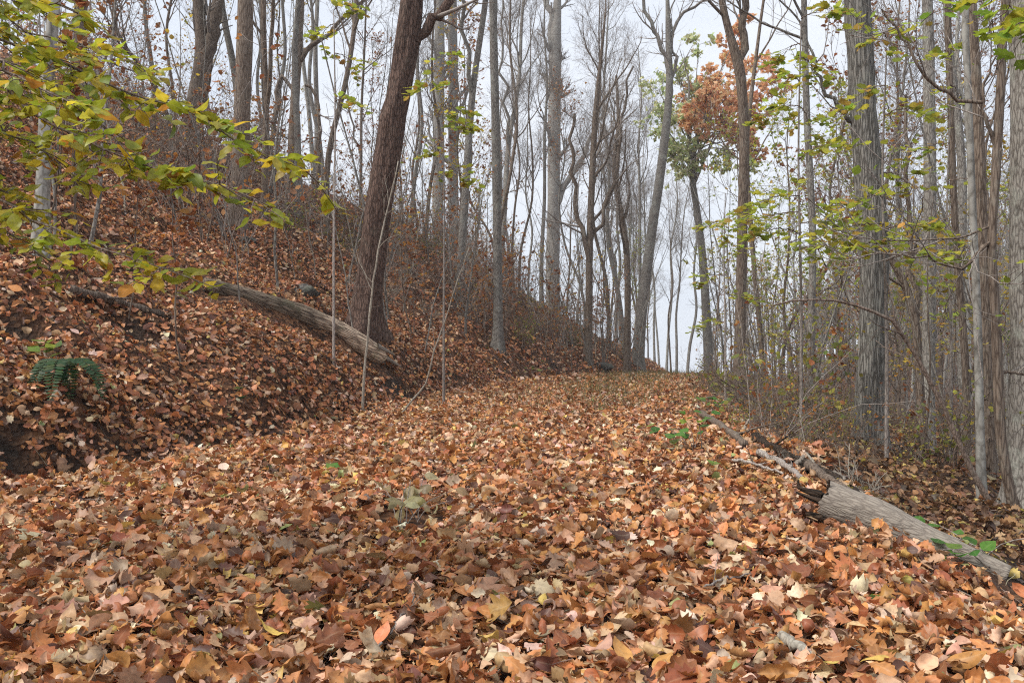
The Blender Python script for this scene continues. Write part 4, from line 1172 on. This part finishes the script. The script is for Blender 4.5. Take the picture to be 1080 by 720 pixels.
# bright green maple leaves hanging in at the top right
tx, ty = 3.6, 4.1; tz = float(h(tx, ty))
trk = [(tx, ty, tz - .2), (tx, ty + .05, 1.4), (tx - .1, ty, 2.8), (tx - .15, ty, 4.4)]
bps = [[tp(2.95), at(1075, -20, 4.2), at(1040, 0, 4.3), at(1000, 8, 4.4), at(975, 18, 4.5)], [tp(2.6), at(1095, 20, 4.1), at(1078, 40, 4.1), at(1068, 62, 4.1)], [tp(2.8), at(1090, -5, 4.6), at(1062, 12, 4.8), at(1040, 30, 5.0)]]
GREENM = pal([(.18, .3, .035), (.3, .38, .04), (.42, .42, .045)], [.4, .35, .25], .12)
leafy_branches("maple_sapling", "sapling outside the right edge with bright green leaves in the top right corner", "sapling", trk, bps, GREENM, .1, .16, 9, 3, 413, .007, (.03, .012), 3, 1, 'twig', .2, (.5, .5))

# ------------------------------------------------------------------ small green plants
def plant(name, label, px, py, nst, hgt, leafsz, nl, col, seed, spread=.25, kinds=3, cat="plant", lod=3, curl=(.6, .5), nsp=.3, lift=0):
    r = np.random.default_rng(seed)
    g = on_ground(px, hit(px, py), lift)
    t = thing(name, tuple(g), label, cat)
    ms, ml = MB(), MB()
    for k in range(nst):
        e = np.array([r.normal(0, spread), r.normal(0, spread), hgt * r.uniform(.5, 1.1)]); b0 = np.array([r.normal(0, spread * .25), r.normal(0, spread * .25), -.02])
        q = catmull([b0, b0 + e * np.array([.3, .3, .6]), b0 + e], 8)
        ms.tubes(q, np.linspace(.004, .0015, 8), 4)
        ii = r.integers(3, 8, nl); p = q[ii]
        az = r.uniform(0, 6.28, nl); dr = np.stack([np.cos(az), np.sin(az), r.normal(-.1, .25, nl)], -1)
        leaves(ml, p, np.stack([r.normal(0, nsp, nl), r.normal(-.5 * nsp, nsp, nl), np.ones(nl)], -1), dr, leafsz * r.uniform(.7, 1.2, nl), col(nl, r), lod, np.full(nl, kinds), curl, 0, 0, r)
    ms.build("stem", M['twig'], t); ml.build("leaves", M['green'], t)
GRN = pal([(.07, .19, .03), (.11, .26, .04), (.17, .3, .05), (.26, .34, .06)], [.3, .35, .25, .1], .12)
DKG = pal([(.03, .08, .028), (.045, .1, .035), (.07, .11, .03)], [.4, .4, .2], .12)
plant("green_plant", "clump of bright green leafy plants on the right edge of the path", 735, 478, 6, .42, .12, 4, GRN, 501, .2)
plant("green_plant", "small bright green plant just right of the green clump", 757, 500, 2, .14, .11, 3, GRN, 502, .08)
plant("green_plant", "short dark green plants trailing up the path edge behind the green clump", 755, 432, 7, .3, .12, 4, GRN, 503, .5)
plant("seedling", "single green seedling on the left side of the path below the bank", 352, 502, 1, .16, .13, 3, GRN, 504, .04, cat="seedling")
plant("seedling", "small green seedling with two leaves in front of the right log", 925, 640, 2, .1, .085, 2, GRN, 505, .06, cat="seedling")
plant("seedling", "green seedling leaning against the middle of the hollow log", 1005, 596, 2, .13, .09, 2, GRN, 506, .06, cat="seedling")
plant("seedling", "green sprout near the bottom right below the right log", 988, 668, 2, .06, .08, 2, GRN, 507, .06, cat="seedling")
plant("green_plant", "low green plants on the slope behind the lower end of the hollow log", 1035, 590, 6, .2, .1, 3, GRN, 508, .25)
plant("seedling", "thin pale green sprout in the leaves left of the hollow end", 760, 583, 3, .16, .06, 3, pal([(.25, .3, .12)], [1]), 509, .06, 2, cat="seedling")
plant("seedling", "green sprout among the leaves at the bottom middle of the path", 524, 640, 2, .07, .07, 2, pal([(.2, .22, .07)], [1]), 510, .05, cat="seedling")
plant("green_plant", "yellow green broad leaves above the fern on the left bank", 62, 385, 3, .28, .17, 3, pal([(.2, .27, .05), (.14, .22, .04)], [.5, .5]), 511, .2)
plant("green_plant", "small green plant on the bank right of the fern", 255, 425, 2, .2, .1, 3, DKG, 512, .1)
plant("green_plant", "green low plant at the bank foot under the slim straight trunk", 556, 396, 5, .35, .14, 4, OLIVE, 513, .3)
# thin dry grass along the far middle of the path
mb = MB(); r = np.random.default_rng(515); K = 2600
Y = r.uniform(14, 36, K); X = eL(Y) + (eR(Y) - eL(Y)) * np.clip(r.normal(.62, .2, K), .05, 1.1)
p0 = np.stack([X, Y, h(X, Y)], -1); e = np.stack([r.normal(0, .08, K), r.normal(0, .08, K), r.uniform(.1, .3, K)], -1)
mb.tubes(np.stack([p0, p0 + e * np.array([.4, .4, .65]), p0 + e], 1), np.tile([.004, .003, .001], (K, 1)), 3, palette(K, [(.3, .26, .12), (.2, .24, .08), (.4, .33, .18)], [.4, .3, .3], .2, r))
tag(mb.build("grass", M['green']), "thin dry grass standing in the leaves on the far path", "grass", None, "stuff")
# the fallen twig with dried khaki leaves
KHAKI = pal([(.36, .3, .15), (.5, .42, .23), (.24, .21, .1), (.58, .49, .3)], [.35, .3, .2, .15], .12)
plant("dried_plant", "clump of curled dry khaki leaves on the middle of the path", 430, 553, 9, .22, .125, 2, KHAKI, 520, .22, 2, curl=(1.6, 1.5), nsp=1.1, lift=.04)
# fern
r = np.random.default_rng(530)
g = on_ground(66, hit(66, 408), .08)
t = thing("fern", tuple(g), "dark green fern with arching fronds on the left bank", "fern")
for k in range(6):
    az = -2.3 + k * .5 + r.uniform(-.12, .12); L_ = r.uniform(.25, .58)
    d = np.array([np.cos(az), np.sin(az), 0])
    q = catmull([np.zeros(3), d * L_ * .35 + np.array([0, 0, .17]), d * L_ * .75 + np.array([0, 0, .06]), d * L_ + np.array([0, 0, -.18])], 24)
    mf = MB(); mf.tubes(q, np.linspace(.004, .0012, 24), 4, col=np.array([[.05, .07, .02]]))
    T = np.gradient(q, axis=0); T /= np.linalg.norm(T, axis=1, keepdims=True); sd = np.cross(T, [0, 0, 1.0]); sd /= np.linalg.norm(sd, axis=1, keepdims=True)
    w = .075 * np.sin(np.linspace(.35, 2.9, 24)) + .01
    pp = np.vstack([q, q]); dv = np.vstack([sd + .35 * T, -sd + .35 * T])
    leaves(mf, pp, np.tile([d[0] * .5, d[1] * .5 - .25, 1.0], (48, 1)) + r.normal(0, .1, (48, 3)), dv, np.tile(w, 2) * 1.1, DKG(48, r), 1, np.full(48, 2), (.3, .3), 0, 0, r)
    mf.build("frond", M['green'], t)
print("objects", len(COL.objects))
